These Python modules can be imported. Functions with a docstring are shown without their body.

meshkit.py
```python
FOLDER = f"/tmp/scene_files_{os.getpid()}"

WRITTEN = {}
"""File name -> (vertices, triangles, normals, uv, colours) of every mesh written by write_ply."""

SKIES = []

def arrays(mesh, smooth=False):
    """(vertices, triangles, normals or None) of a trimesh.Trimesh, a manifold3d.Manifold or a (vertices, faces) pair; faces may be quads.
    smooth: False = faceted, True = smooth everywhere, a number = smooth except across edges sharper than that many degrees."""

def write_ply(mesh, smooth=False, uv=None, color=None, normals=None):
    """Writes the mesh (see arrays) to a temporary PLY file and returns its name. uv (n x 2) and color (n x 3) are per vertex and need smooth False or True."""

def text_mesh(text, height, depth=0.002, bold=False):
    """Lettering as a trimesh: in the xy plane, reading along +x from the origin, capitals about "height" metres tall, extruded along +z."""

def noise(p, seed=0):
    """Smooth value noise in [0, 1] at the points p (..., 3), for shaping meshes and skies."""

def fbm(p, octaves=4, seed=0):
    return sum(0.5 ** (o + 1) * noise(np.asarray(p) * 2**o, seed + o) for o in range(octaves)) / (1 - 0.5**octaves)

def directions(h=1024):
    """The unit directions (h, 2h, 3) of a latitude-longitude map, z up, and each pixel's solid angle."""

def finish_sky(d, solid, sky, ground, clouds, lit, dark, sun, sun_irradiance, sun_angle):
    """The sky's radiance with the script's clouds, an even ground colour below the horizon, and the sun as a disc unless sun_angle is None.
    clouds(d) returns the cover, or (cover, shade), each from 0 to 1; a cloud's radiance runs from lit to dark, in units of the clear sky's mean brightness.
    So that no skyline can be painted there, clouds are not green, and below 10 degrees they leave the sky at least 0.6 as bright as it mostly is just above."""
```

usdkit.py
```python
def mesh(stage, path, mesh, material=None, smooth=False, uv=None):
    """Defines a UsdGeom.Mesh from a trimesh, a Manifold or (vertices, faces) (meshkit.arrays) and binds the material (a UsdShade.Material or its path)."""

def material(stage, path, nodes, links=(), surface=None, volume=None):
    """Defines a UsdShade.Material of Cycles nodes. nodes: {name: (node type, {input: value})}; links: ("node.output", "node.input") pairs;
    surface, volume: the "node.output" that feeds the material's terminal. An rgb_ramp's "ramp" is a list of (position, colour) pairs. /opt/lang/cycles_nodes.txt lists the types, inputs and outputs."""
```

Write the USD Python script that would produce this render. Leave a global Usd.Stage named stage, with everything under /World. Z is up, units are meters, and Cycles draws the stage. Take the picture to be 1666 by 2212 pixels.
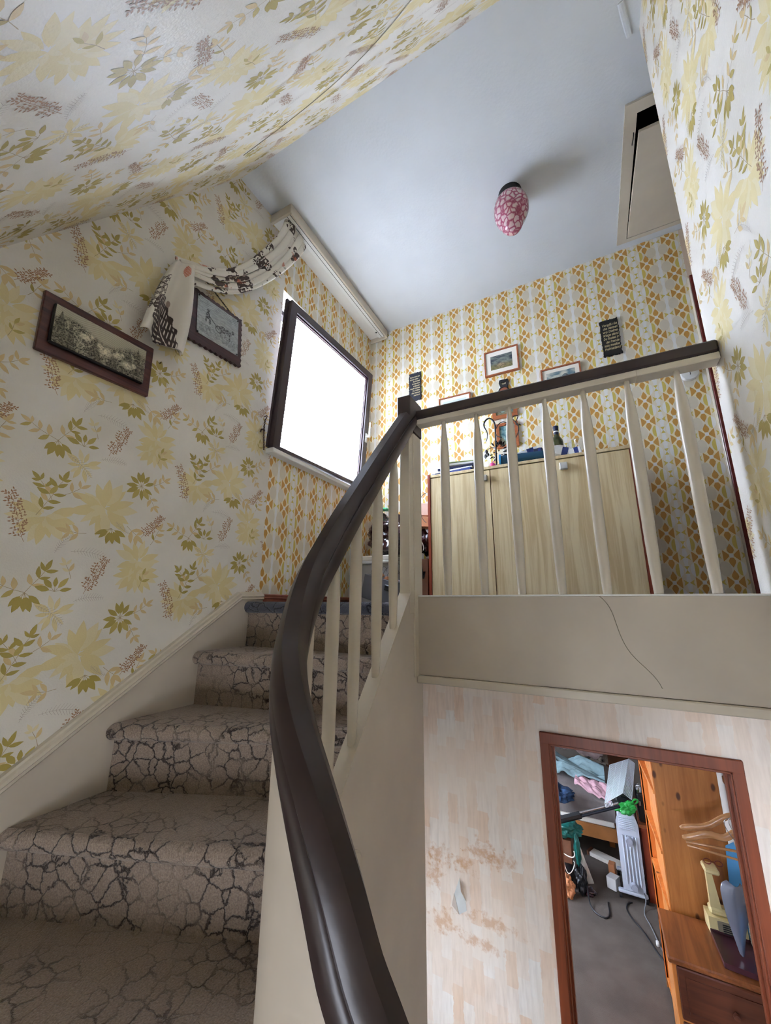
import math, random
import numpy as np
import trimesh, shapely, meshkit, usdkit
from shapely.geometry import Polygon, box as sbox, LineString
from shapely.ops import unary_union
from scipy.interpolate import CubicSpline, PchipInterpolator
import manifold3d as m3
from pxr import Usd, UsdGeom, UsdLux, UsdShade, Gf, Sdf, Vt

stage = Usd.Stage.CreateInMemory()
UsdGeom.SetStageUpAxis(stage, 'Z')
UsdGeom.SetStageMetersPerUnit(stage, 1.0)
UsdGeom.Xform.Define(stage, '/World')
UsdGeom.Scope.Define(stage, '/World/Looks')
E = 2.74                       # eye height above the lower hall's floor; the landing lies at E + 0.01

# ------------------------------------------------------------------ camera, light, exposure
cam = UsdGeom.Camera.Define(stage, '/World/camera')
yaw, pitch, roll = math.radians(27.82), math.radians(13.6), math.radians(0.5)
fw = np.array([-math.sin(yaw) * math.cos(pitch), math.cos(yaw) * math.cos(pitch), math.sin(pitch)])
rt = np.array([math.cos(yaw), math.sin(yaw), 0.0])
up = np.cross(rt, fw)
rt, up = rt * math.cos(roll) + up * math.sin(roll), -rt * math.sin(roll) + up * math.cos(roll)
M = Gf.Matrix4d(*rt, 0, *up, 0, *(-fw), 0, 0, 0, E, 1)
cam.AddTransformOp().Set(M)
cam.CreateHorizontalApertureAttr(36.0)
cam.CreateVerticalApertureAttr(36.0 * 2212 / 1666)
cam.CreateFocalLengthAttr(36.0 * 836 / 1666)
cam.CreateClippingRangeAttr((0.02, 200.0))
EXPOSURE = 1.35
cam.CreateExposureAttr(EXPOSURE)
sky = UsdLux.DomeLight.Define(stage, '/World/sky')
sky.CreateIntensityAttr(4.0)
sky.CreateColorAttr(Gf.Vec3f(0.86, 0.97, 1.20))


def window_light(name, loc, w, h, rot, power, col=(0.86, 0.95, 1.1)):
    """Daylight entering through a window of the house: a soft area light in the plane of the opening."""
    l = UsdLux.RectLight.Define(stage, '/World/' + name)
    l.AddTranslateOp().Set(Gf.Vec3d(*loc)); l.AddRotateXYZOp().Set(Gf.Vec3f(*rot))
    l.CreateWidthAttr(w); l.CreateHeightAttr(h); l.CreateIntensityAttr(power); l.CreateColorAttr(Gf.Vec3f(*col))


# ------------------------------------------------------------------ helpers
used = {}


def numbered(parent, name):
    k = (parent, name)
    used[k] = used.get(k, -1) + 1
    return name if used[k] == 0 else f'{name}_{used[k]:03d}'


def lin(c):
    c = np.asarray(c, float) / 255.0
    return tuple(np.where(c <= 0.04045, c / 12.92, ((c + 0.055) / 1.055) ** 2.4))


class T:
    def __init__(s, path, loc): s.path, s.loc = path, np.asarray(loc, float)


def setdata(prim, **k):
    for a, b in k.items():
        if b: prim.SetCustomDataByKey(a, b)


def thing(name, label=None, cat=None, loc=(0, 0, 0), group=None, kind=None):
    p = '/World/' + numbered('/World', name)
    x = UsdGeom.Xform.Define(stage, p)
    x.AddTranslateOp().Set(Gf.Vec3d(*map(float, loc)))
    setdata(x.GetPrim(), label=label, category=cat, group=group, kind=kind)
    return T(p, loc)


def obj(name, mesh, mat, parent=None, smooth=False, color=None, label=None, cat=None, group=None, kind=None):
    """One Mesh prim (coordinates given in world metres) under parent, or directly under /World."""
    if isinstance(mesh, (list,)):
        mesh = trimesh.util.concatenate(mesh)
    if isinstance(mesh, m3.Manifold):
        v, f, _ = meshkit.arrays(mesh); mesh = trimesh.Trimesh(v, f, process=False)
    base = parent.path if parent else '/World'
    p = base + '/' + numbered(base, name)
    loc = parent.loc if parent else np.zeros(3)
    v, f = np.array(mesh.vertices) - loc, np.array(mesh.faces)
    if color is not None: smooth = True if smooth else False
    g = usdkit.mesh(stage, p, trimesh.Trimesh(v, f, process=False), mat, smooth=smooth)
    if color is not None:
        UsdGeom.PrimvarsAPI(g).CreatePrimvar('Col', Sdf.ValueTypeNames.Color3fArray, 'vertex').Set(Vt.Vec3fArray.FromNumpy(np.asarray(color, np.float32)))
    setdata(g.GetPrim(), label=label, category=cat, group=group, kind=kind)
    return T(p, loc)


def struct(name, mesh, mat, parent=None, **k):
    return obj(name, mesh, mat, parent, kind=None if parent else 'structure', **k)


def box(x0, x1, y0, y1, z0, z1, b=0.0):
    x0, x1 = sorted((x0, x1)); y0, y1 = sorted((y0, y1)); z0, z1 = sorted((z0, z1))
    if b <= 0:
        m = trimesh.creation.box([x1 - x0, y1 - y0, z1 - z0]); m.apply_translation([(x0 + x1) / 2, (y0 + y1) / 2, (z0 + z1) / 2]); return m
    b = min(b, (x1 - x0) / 2.01, (y1 - y0) / 2.01, (z1 - z0) / 2.01)
    pts = []
    for x, sx in ((x0, 1), (x1, -1)):
        for y, sy in ((y0, 1), (y1, -1)):
            for z, sz in ((z0, 1), (z1, -1)):
                pts += [(x + sx * b, y + sy * b, z), (x + sx * b, y, z + sz * b), (x, y + sy * b, z + sz * b)]
    return trimesh.convex.convex_hull(np.array(pts))


def obox(c, size, R, b=0.0):
    m = box(-size[0] / 2, size[0] / 2, -size[1] / 2, size[1] / 2, -size[2] / 2, size[2] / 2, b)
    Tm = np.eye(4); Tm[:3, :3] = R; Tm[:3, 3] = c
    m.apply_transform(Tm); return m


def rotz(a):
    a = math.radians(a); return np.array([[math.cos(a), -math.sin(a), 0], [math.sin(a), math.cos(a), 0], [0, 0, 1.0]])


def rotx(a):
    a = math.radians(a); return np.array([[1, 0, 0], [0, math.cos(a), -math.sin(a)], [0, math.sin(a), math.cos(a)]])


def roty(a):
    a = math.radians(a); return np.array([[math.cos(a), 0, math.sin(a)], [0, 1, 0], [-math.sin(a), 0, math.cos(a)]])


def cyl(p0, p1, r, n=20):
    return trimesh.creation.cylinder(radius=r, segment=[p0, p1], sections=n)


def frames(pts, upv=(0, 0, 1)):
    p = np.asarray(pts, float); t = np.gradient(p, axis=0); t /= np.linalg.norm(t, axis=1, keepdims=True) + 1e-12
    u = np.asarray(upv, float); s = np.cross(t, u)
    bad = np.linalg.norm(s, axis=1) < 1e-4
    s[bad] = np.cross(t[bad], [0.3, 1, 0.1])
    s /= np.linalg.norm(s, axis=1, keepdims=True); n = np.cross(s, t)
    return p, t, s, n


def sweep(profile, pts, upv=(0, 0, 1), scale=None, cap=True, vertical=False):
    """Sweeps a closed 2-D profile (side, up) along the points. vertical: the profile's up stays world z."""
    p, t, s, n = frames(pts, upv)
    if vertical: n = np.tile(np.array([0, 0, 1.0]), (len(p), 1))
    pr = np.asarray(profile, float); k, m = len(p), len(pr)
    sc = np.ones(k) if scale is None else np.asarray(scale, float)
    v = (p[:, None] + s[:, None] * (pr[None, :, :1] * sc[:, None, None]) + n[:, None] * (pr[None, :, 1:] * sc[:, None, None])).reshape(-1, 3)
    f = []
    for i in range(k - 1):
        for j in range(m):
            a, b, c, d = i * m + j, i * m + (j + 1) % m, (i + 1) * m + (j + 1) % m, (i + 1) * m + j
            f += [(a, b, c), (a, c, d)]
    if cap:
        v = np.vstack([v, p[0], p[-1]])
        for j in range(m):
            f += [(k * m, (j + 1) % m, j), (k * m + 1, (k - 1) * m + j, (k - 1) * m + (j + 1) % m)]
    mesh = trimesh.Trimesh(v, np.array(f), process=False)
    if mesh.volume < 0: mesh.invert()
    return mesh


def circ(r, n=10, ry=None):
    a = np.arange(n) / n * 2 * math.pi
    return np.c_[np.cos(a) * r, np.sin(a) * (ry or r)]


def tube(pts, r, n=8, scale=None):
    return sweep(circ(r, n), pts, (0.13, 0.21, 0.97), scale)


def smooth_path(pts, n=40):
    p = np.asarray(pts, float); d = np.r_[0, np.cumsum(np.linalg.norm(np.diff(p, axis=0), axis=1))]
    return CubicSpline(d, p)(np.linspace(0, d[-1], n))


def lathe(prof, c=(0, 0, 0), n=24):
    """prof: (radius, z) from bottom to top."""
    prof = np.asarray(prof, float); a = np.arange(n) / n * 2 * math.pi
    v = np.array([[r * math.cos(t), r * math.sin(t), z] for r, z in prof for t in a]) + np.asarray(c, float)
    f = []
    for i in range(len(prof) - 1):
        for j in range(n):
            q = (i * n + j, i * n + (j + 1) % n, (i + 1) * n + (j + 1) % n, (i + 1) * n + j)
            f += [(q[0], q[1], q[2]), (q[0], q[2], q[3])]
    v = np.vstack([v, np.asarray(c) + [0, 0, prof[0][1]], np.asarray(c) + [0, 0, prof[-1][1]]]); k = len(prof) * n
    for j in range(n):
        f += [(k, (j + 1) % n, j), (k + 1, k - n + j, k - n + (j + 1) % n)]
    return trimesh.Trimesh(v, np.array(f), process=False)


def place(mesh, O, U, V, N):
    """Maps local (x, y, z) to O + x U + y V + z N."""
    v = np.array(mesh.vertices); O, U, V, N = (np.asarray(a, float) for a in (O, U, V, N))
    m = trimesh.Trimesh(O + v[:, :1] * U + v[:, 1:2] * V + v[:, 2:3] * N, np.array(mesh.faces), process=False)
    if np.dot(np.cross(U, V), N) < 0: m.invert()
    return m


def extr(poly, depth, O=(0, 0, 0), U=(1, 0, 0), V=(0, 1, 0), N=(0, 0, 1)):
    gs = getattr(poly, 'geoms', [poly])
    m = trimesh.util.concatenate([trimesh.creation.extrude_polygon(g, depth, engine='earcut') for g in gs if g.area > 1e-9])
    return place(m, O, U, V, N)


def grid(nu, nv):
    u, v = np.meshgrid(np.linspace(0, 1, nu), np.linspace(0, 1, nv), indexing='ij')
    i = np.arange(nu * nv).reshape(nu, nv)
    a, b, c, d = i[:-1, :-1].ravel(), i[1:, :-1].ravel(), i[1:, 1:].ravel(), i[:-1, 1:].ravel()
    return u.ravel(), v.ravel(), np.vstack([np.c_[a, b, c], np.c_[a, c, d]])


def slab_grid(nu, nv, fn, back):
    """A closed sheet: the front surface fn(u, v) and the back surface back(u, v), joined round the rim."""
    u, v, f = grid(nu, nv); A, B = fn(u, v), back(u, v); n = nu * nv
    i = np.arange(n).reshape(nu, nv)
    rim = np.r_[i[:, 0], i[-1, 1:], i[::-1, -1][1:], i[0, ::-1][1:]]
    side = []
    for a, b in zip(rim[:-1], rim[1:]): side += [(a, a + n, b + n), (a, b + n, b)]
    m = trimesh.Trimesh(np.vstack([A, B]), np.vstack([f, f[:, ::-1] + n, side]), process=False)
    return m


# ------------------------------------------------------------------ materials
MATS = {}


def mat(name, nodes, links, surface='p.BSDF'):
    MATS[name] = usdkit.material(stage, '/World/Looks/' + name, nodes, links, surface=surface)
    return MATS[name]


def paint(name, col, rough=0.5, var=0.06, scale=6, bump=0.0, bscale=60, spec=0.5, **extra):
    c = np.array(lin(col)); lo, hi = c * (1 - var * 2), np.minimum(c * (1 + var), 0.95)
    nodes = {'g': ('geometry', {}), 'n': ('noise_texture', {'scale': float(scale), 'detail': 5.0}),
             'r': ('rgb_ramp', {'ramp': [(0.3, tuple(lo)), (0.7, tuple(hi))]}),
             'p': ('principled_bsdf', {'roughness': float(rough), 'specular_ior_level': float(spec), **extra})}
    links = [('g.position', 'n.vector'), ('n.fac', 'r.fac'), ('r.color', 'p.base_color')]
    if bump:
        nodes['bn'] = ('noise_texture', {'scale': float(bscale), 'detail': 3.0}); nodes['b'] = ('bump', {'strength': float(bump), 'distance': 0.004})
        links += [('g.position', 'bn.vector'), ('bn.fac', 'b.height'), ('b.normal', 'p.normal')]
    return mat(name, nodes, links)


def wood(name, c1, c2, axis=2, freq=30.0, stretch=0.06, rough=0.35, knots=None, ramp=(0.35, 0.65), coat=0.0):
    sc = [freq] * 3; sc[axis] = freq * stretch
    nodes = {'g': ('geometry', {}), 'm': ('mapping', {'scale': tuple(sc)}),
             'n': ('noise_texture', {'scale': 1.0, 'detail': 5.0, 'roughness': 0.6, 'distortion': 0.8}),
             'r': ('rgb_ramp', {'ramp': [(ramp[0], lin(c1)), (ramp[1], lin(c2))]}),
             'b': ('bump', {'strength': 0.12, 'distance': 0.002}),
             'p': ('principled_bsdf', {'roughness': rough, 'coat_weight': coat})}
    links = [('g.position', 'm.vector'), ('m.vector', 'n.vector'), ('n.fac', 'r.fac'), ('n.fac', 'b.height'), ('b.normal', 'p.normal')]
    if knots:
        ks = [11.0] * 3; ks[axis] = 5.5
        nodes |= {'km': ('mapping', {'scale': tuple(ks)}), 'v': ('voronoi_texture', {'scale': 1.0, 'feature': 'f1', 'randomness': 1.0}),
                  'kr': ('rgb_ramp', {'ramp': [(0.0, (1, 1, 1)), (0.10, (0.9, 0.9, 0.9)), (0.17, (0, 0, 0))]}),
                  'mx': ('mix_color', {'b': lin(knots)})}
        links += [('g.position', 'km.vector'), ('km.vector', 'v.vector'), ('v.distance', 'kr.fac'), ('kr.color', 'mx.fac'), ('r.color', 'mx.a'), ('mx.result', 'p.base_color')]
    else:
        links += [('r.color', 'p.base_color')]
    return mat(name, nodes, links)


def plain(name, col, rough=0.5, **k):
    return mat(name, {'p': ('principled_bsdf', {'base_color': lin(col), 'roughness': float(rough), **k})}, [])


# printed paper: the colour of each printed shape is a mesh attribute; embossed, slightly mottled
def paper(name, rough, bump, bscale, mott=0.06, spec=0.4):
    return mat(name, {'g': ('geometry', {}), 'a': ('attribute', {'attribute': 'Col'}), 'n': ('noise_texture', {'scale': 5.0, 'detail': 6.0}),
                      'r': ('rgb_ramp', {'ramp': [(0.3, (1 - 2 * mott, 1 - 2.2 * mott, 1 - 2.8 * mott)), (0.65, (1, 1, 1))]}),
                      'm': ('mix_color', {'blend_type': 'multiply', 'fac': 1.0}), 'bn': ('noise_texture', {'scale': float(bscale), 'detail': 3.0}),
                      'b': ('bump', {'strength': bump, 'distance': 0.003}), 'p': ('principled_bsdf', {'roughness': rough, 'specular_ior_level': spec})},
               [('g.position', 'n.vector'), ('n.fac', 'r.fac'), ('a.color', 'm.a'), ('r.color', 'm.b'), ('m.result', 'p.base_color'),
                ('g.position', 'bn.vector'), ('bn.fac', 'b.height'), ('b.normal', 'p.normal')])


paper('floral_paper', 0.5, 0.22, 190, 0.05, 0.45)
paper('geometric_paper', 0.6, 0.1, 160, 0.04)
mat('printed', {'a': ('attribute', {'attribute': 'Col'}), 'p': ('principled_bsdf', {'roughness': 0.55})}, [('a.color', 'p.base_color')])
mat('pewter', {'a': ('attribute', {'attribute': 'Col'}), 'p': ('principled_bsdf', {'roughness': 0.38, 'metallic': 0.35})}, [('a.color', 'p.base_color')])
paint('ceiling_paint', (211, 215, 219), 0.8, 0.025, 3, 0.25, 70)
paint('cream_gloss', (208, 198, 180), 0.24, 0.04, 5, 0.05, 40)
paint('cream_wall', (200, 189, 173), 0.5, 0.05, 4, 0.08, 50)
paint('white_gloss', (232, 231, 226), 0.3, 0.03, 5)
paint('dark_rail', (50, 38, 39), 0.3, 0.12, 14, 0.06, 60)
wood('mahogany', (58, 30, 30), (98, 55, 50), axis=1, freq=55, stretch=0.05, rough=0.35)
wood('dark_board', (50, 32, 34), (78, 50, 50), axis=1, freq=60, stretch=0.06, rough=0.4)
wood('birch', (226, 208, 168), (206, 182, 138), axis=2, freq=34, stretch=0.05, rough=0.35, ramp=(0.42, 0.6))
wood('pine', (192, 128, 66), (166, 102, 48), axis=2, freq=22, stretch=0.07, rough=0.4, knots=(74, 36, 16))
wood('pine_light', (226, 150, 80), (205, 124, 58), axis=2, freq=22, stretch=0.07, rough=0.4, knots=(110, 58, 26))
wood('oak_top', (150, 88, 46), (118, 66, 34), axis=1, freq=26, stretch=0.08, rough=0.35)
wood('oak_front', (104, 56, 36), (82, 42, 28), axis=0, freq=26, stretch=0.08, rough=0.4)
wood('door_frame_wood', (132, 66, 38), (112, 54, 32), axis=2, freq=30, stretch=0.04, rough=0.35)
wood('frame_wood', (170, 98, 58), (146, 80, 48), axis=0, freq=60, stretch=0.1, rough=0.35)
wood('hanger_wood', (202, 152, 104), (180, 128, 82), axis=0, freq=40, stretch=0.1, rough=0.3, coat=0.3)
paint('red_trim', (112, 40, 32), 0.35, 0.08, 12)
paint('side_board', (150, 66, 44), 0.4, 0.06, 12)
plain('black_iron', (26, 24, 26), 0.45)
plain('black_plastic', (18, 19, 22), 0.4)
plain('dark_hole', (10, 10, 11), 0.9)  # near black, stands for the unlit loft
plain('chain_brass', (88, 66, 50), 0.4, metallic=0.7)
plain('chrome', (190, 192, 196), 0.22, metallic=1.0)
plain('white_plastic', (232, 232, 228), 0.35)
plain('mat_paper', (240, 234, 222), 0.7)
plain('sash_brown', (66, 54, 58), 0.35)
plain('dark_slate', (30, 34, 46), 0.6)
plain('gold_letters', (204, 190, 150), 0.5)
plain('copper', (168, 100, 76), 0.35, metallic=0.5)
plain('teal_mat', (12, 66, 92), 0.7)
plain('blue_foam', (30, 140, 205), 0.7)
plain('pink', (230, 80, 140), 0.5)
plain('red', (200, 40, 50), 0.4)
plain('blue_box', (34, 54, 120), 0.45)
plain('navy', (22, 32, 66), 0.45)
plain('white_box', (225, 228, 232), 0.5)
plain('tote_grey', (182, 182, 184), 0.45)
plain('drawer_grey', (120, 122, 130), 0.45)
plain('green_lid', (96, 214, 150), 0.4)
plain('orange_card', (206, 138, 92), 0.6)
plain('skin_card', (222, 186, 166), 0.6)
plain('burgundy_gloss', (46, 20, 30), 0.12, coat_weight=0.6)
plain('wire_grey', (95, 92, 90), 0.5)
plain('green_bag', (40, 170, 70), 0.35)
plain('teal_bag', (20, 92, 84), 0.3)
plain('heater_white', (206, 214, 226), 0.35)
plain('heater_dial', (170, 176, 190), 0.4)
plain('rack_white', (214, 222, 230), 0.35)
plain('beige_plastic', (224, 208, 152), 0.4)
plain('vent_grey', (140, 132, 112), 0.5)
plain('grey_cover', (96, 100, 112), 0.25, coat_weight=0.3)
plain('tray_brown', (74, 40, 48), 0.25)
plain('sky_blue', (90, 170, 230), 0.5)
plain('grey_tube', (40, 46, 56), 0.25, metallic=0.5)
plain('cable_black', (24, 24, 28), 0.5)
plain('cable_grey', (130, 132, 136), 0.5)
plain('paper_white', (230, 230, 228), 0.7)
plain('knob_silver', (205, 206, 205), 0.3, metallic=0.3)
paint('teal_cloth', (122, 146, 150), 0.9, 0.1, 9, 0.3, 90)
paint('pink_cloth', (205, 162, 170), 0.9, 0.06, 9, 0.2, 90)
paint('brown_cloth', (104, 86, 82), 0.95, 0.25, 14, 0.4, 90)
paint('patch_cloth', (150, 135, 120), 0.95, 0.6, 12, 0.4, 90)
paint('dark_cloth', (24, 32, 44), 0.95, 0.2, 12, 0.3, 90)
paint('blue_cloth', (44, 72, 108), 0.9, 0.4, 20, 0.4, 90)
paint('mattress_cloth', (126, 118, 114), 0.95, 0.12, 7, 0.3, 80)
paint('bed_wood', (176, 116, 62), 0.5, 0.1, 7)
paint('box_card', (120, 78, 54), 0.8, 0.1, 7)
paint('room_carpet', (96, 87, 79), 0.98, 0.12, 5, 0.6, 260)
paint('room_wall', (186, 178, 168), 0.8, 0.04, 3)
paint('outside_ground', (150, 146, 140), 0.9, 0.2, 0.8)
paint('skirting_red', (148, 84, 66), 0.4, 0.12, 16)
paint('seat_plaster', (205, 205, 198), 0.8, 0.05, 12)
paint('green_cover', (150, 170, 110), 0.5, 0.2, 16)


def carpet(name, base, dark, scale=17.0, mask=(0.36, 0.54)):
    b = np.array(lin(base))
    return mat(name, {'g': ('geometry', {}), 'w': ('noise_texture', {'scale': 30.0, 'detail': 5.0, 'roughness': 0.7}),
                      'ws': ('vector_math', {'math_type': 'multiply_add', 'vector2': (0.04, 0.04, 0.04)}),
                      'v': ('voronoi_texture', {'feature': 'distance_to_edge', 'scale': scale, 'randomness': 1.0}),
                      'vr': ('rgb_ramp', {'ramp': [(0.0, (1, 1, 1)), (0.03, (0.85, 0.85, 0.85)), (0.07, (0, 0, 0))]}),
                      'k': ('noise_texture', {'scale': 7.0, 'detail': 3.0}), 'kr': ('rgb_ramp', {'ramp': [(mask[0], (0.12, 0.12, 0.12)), (mask[1], (1, 1, 1))]}),
                      'km': ('mix_color', {'blend_type': 'multiply', 'fac': 1.0}),
                      'f': ('noise_texture', {'scale': 240.0, 'detail': 3.0}), 'fr': ('rgb_ramp', {'ramp': [(0.3, tuple(b * 0.72)), (0.7, tuple(np.minimum(b * 1.2, 0.9)))]}),
                      'mx': ('mix_color', {'b': lin(dark)}), 'hm': ('mix_color', {'blend_type': 'subtract', 'fac': 0.8}),
                      'bp': ('bump', {'strength': 0.8, 'distance': 0.006}),
                      'p': ('principled_bsdf', {'roughness': 1.0, 'specular_ior_level': 0.1, 'sheen_weight': 0.25, 'sheen_roughness': 0.5})},
               [('g.position', 'w.vector'), ('w.color', 'ws.vector1'), ('g.position', 'ws.vector3'), ('ws.vector', 'v.vector'), ('v.distance', 'vr.fac'),
                ('g.position', 'k.vector'), ('k.fac', 'kr.fac'), ('vr.color', 'km.a'), ('kr.color', 'km.b'),
                ('g.position', 'f.vector'), ('f.fac', 'fr.fac'), ('fr.color', 'mx.a'), ('km.result', 'mx.fac'), ('mx.result', 'p.base_color'),
                ('f.color', 'hm.a'), ('km.result', 'hm.b'), ('hm.result', 'bp.height'), ('bp.normal', 'p.normal')])


carpet('stair_carpet', (150, 134, 120), (52, 42, 39), 20.0)
carpet('stair_carpet_worn', (152, 136, 122), (92, 78, 70), 20.0, (0.44, 0.62))
carpet('landing_carpet', (74, 76, 85), (26, 26, 34), 15.0, (0.25, 0.42))

# curtain cloth: off-white with brown leaf print and orange flecks
mat('curtain_cloth', {'g': ('geometry', {}), 'a': ('attribute', {'attribute': 'Col'}),
                      'mp': ('mapping', {'scale': (1.0, 1.0, 1.0)}),
                      'n1': ('noise_texture', {'scale': 9.0, 'detail': 2.0}), 'r1': ('rgb_ramp', {'ramp': [(0.535, (0, 0, 0)), (0.55, (1, 1, 1))]}),
                      'w': ('wave_texture', {'scale': 26.0, 'distortion': 6.0, 'detail': 2.0, 'detail_scale': 1.5}), 'wr': ('rgb_ramp', {'ramp': [(0.28, (0, 0, 0)), (0.36, (1, 1, 1))]}),
                      'mm': ('mix_color', {'blend_type': 'multiply', 'fac': 1.0}), 'c1': ('mix_color', {'a': lin((222, 216, 204)), 'b': lin((74, 60, 56))}),
                      'n2': ('noise_texture', {'scale': 13.0, 'detail': 3.0}), 'r2': ('rgb_ramp', {'ramp': [(0.665, (0, 0, 0)), (0.70, (0.8, 0.8, 0.8))]}),
                      'c2': ('mix_color', {'b': lin((188, 104, 76))}), 'p': ('principled_bsdf', {'roughness': 0.9})},
    [('g.position', 'n1.vector'), ('n1.fac', 'r1.fac'), ('g.position', 'w.vector'), ('w.fac', 'wr.fac'), ('r1.color', 'mm.a'), ('wr.color', 'mm.b'), ('mm.result', 'c1.fac'),
     ('g.position', 'n2.vector'), ('n2.fac', 'r2.fac'), ('r2.color', 'c2.fac'), ('c1.result', 'c2.a'), ('c2.result', 'p.base_color')])

# pink mottled glass of the lamp
mat('mottled_glass', {'g': ('geometry', {}), 'w': ('noise_texture', {'scale': 22.0, 'detail': 3.0}), 'ws': ('vector_math', {'math_type': 'multiply_add', 'vector2': (0.03, 0.03, 0.03)}),
                      'v': ('voronoi_texture', {'feature': 'distance_to_edge', 'scale': 34.0}),
                      'r': ('rgb_ramp', {'ramp': [(0.0, lin((146, 62, 92))), (0.08, lin((176, 104, 124))), (0.2, lin((214, 186, 190)))]}),
                      'p': ('principled_bsdf', {'roughness': 0.15, 'coat_weight': 0.4, 'subsurface_weight': 0.15, 'subsurface_scale': 0.02})},
    [('g.position', 'w.vector'), ('w.color', 'ws.vector1'), ('g.position', 'ws.vector3'), ('ws.vector', 'v.vector'), ('v.distance', 'r.fac'), ('r.color', 'p.base_color')])

# window pane: clear to light, faint reflection
def film(name, tc, rg, k, frost):
    nodes = {'t': ('transparent_bsdf', {'color': tc}), 'gl': ('glossy_bsdf', {'color': (1, 1, 1), 'roughness': rg}), 'f': ('layer_weight', {'blend': 0.5}), 'tl': ('translucent_bsdf', {'color': (0.93, 0.96, 1.0)}),
             'pw': ('math', {'math_type': 'power', 'value2': 3.0}), 'ml': ('math', {'math_type': 'multiply_add', 'value2': k, 'value3': 0.03}), 'm0': ('mix_closure', {'fac': frost}), 'm': ('mix_closure', {})}
    mat(name, nodes, [('f.facing', 'pw.value1'), ('pw.value', 'ml.value1'), ('ml.value', 'm.fac'), ('t.BSDF', 'm0.closure1'), ('tl.BSDF', 'm0.closure2'), ('m0.closure', 'm.closure1'), ('gl.BSDF', 'm.closure2')], surface='m.closure')


film('pane_glass', (0.97, 0.985, 1.0), 0.05, 0.4, 0.55)      # frosted window pane
film('clear_film', (0.93, 0.94, 0.96), 0.08, 0.9, 0.0)
mat('bottle_glass', {'p': ('principled_bsdf', {'base_color': lin((52, 58, 20)), 'roughness': 0.08, 'coat_weight': 0.5})}, [])

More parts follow.
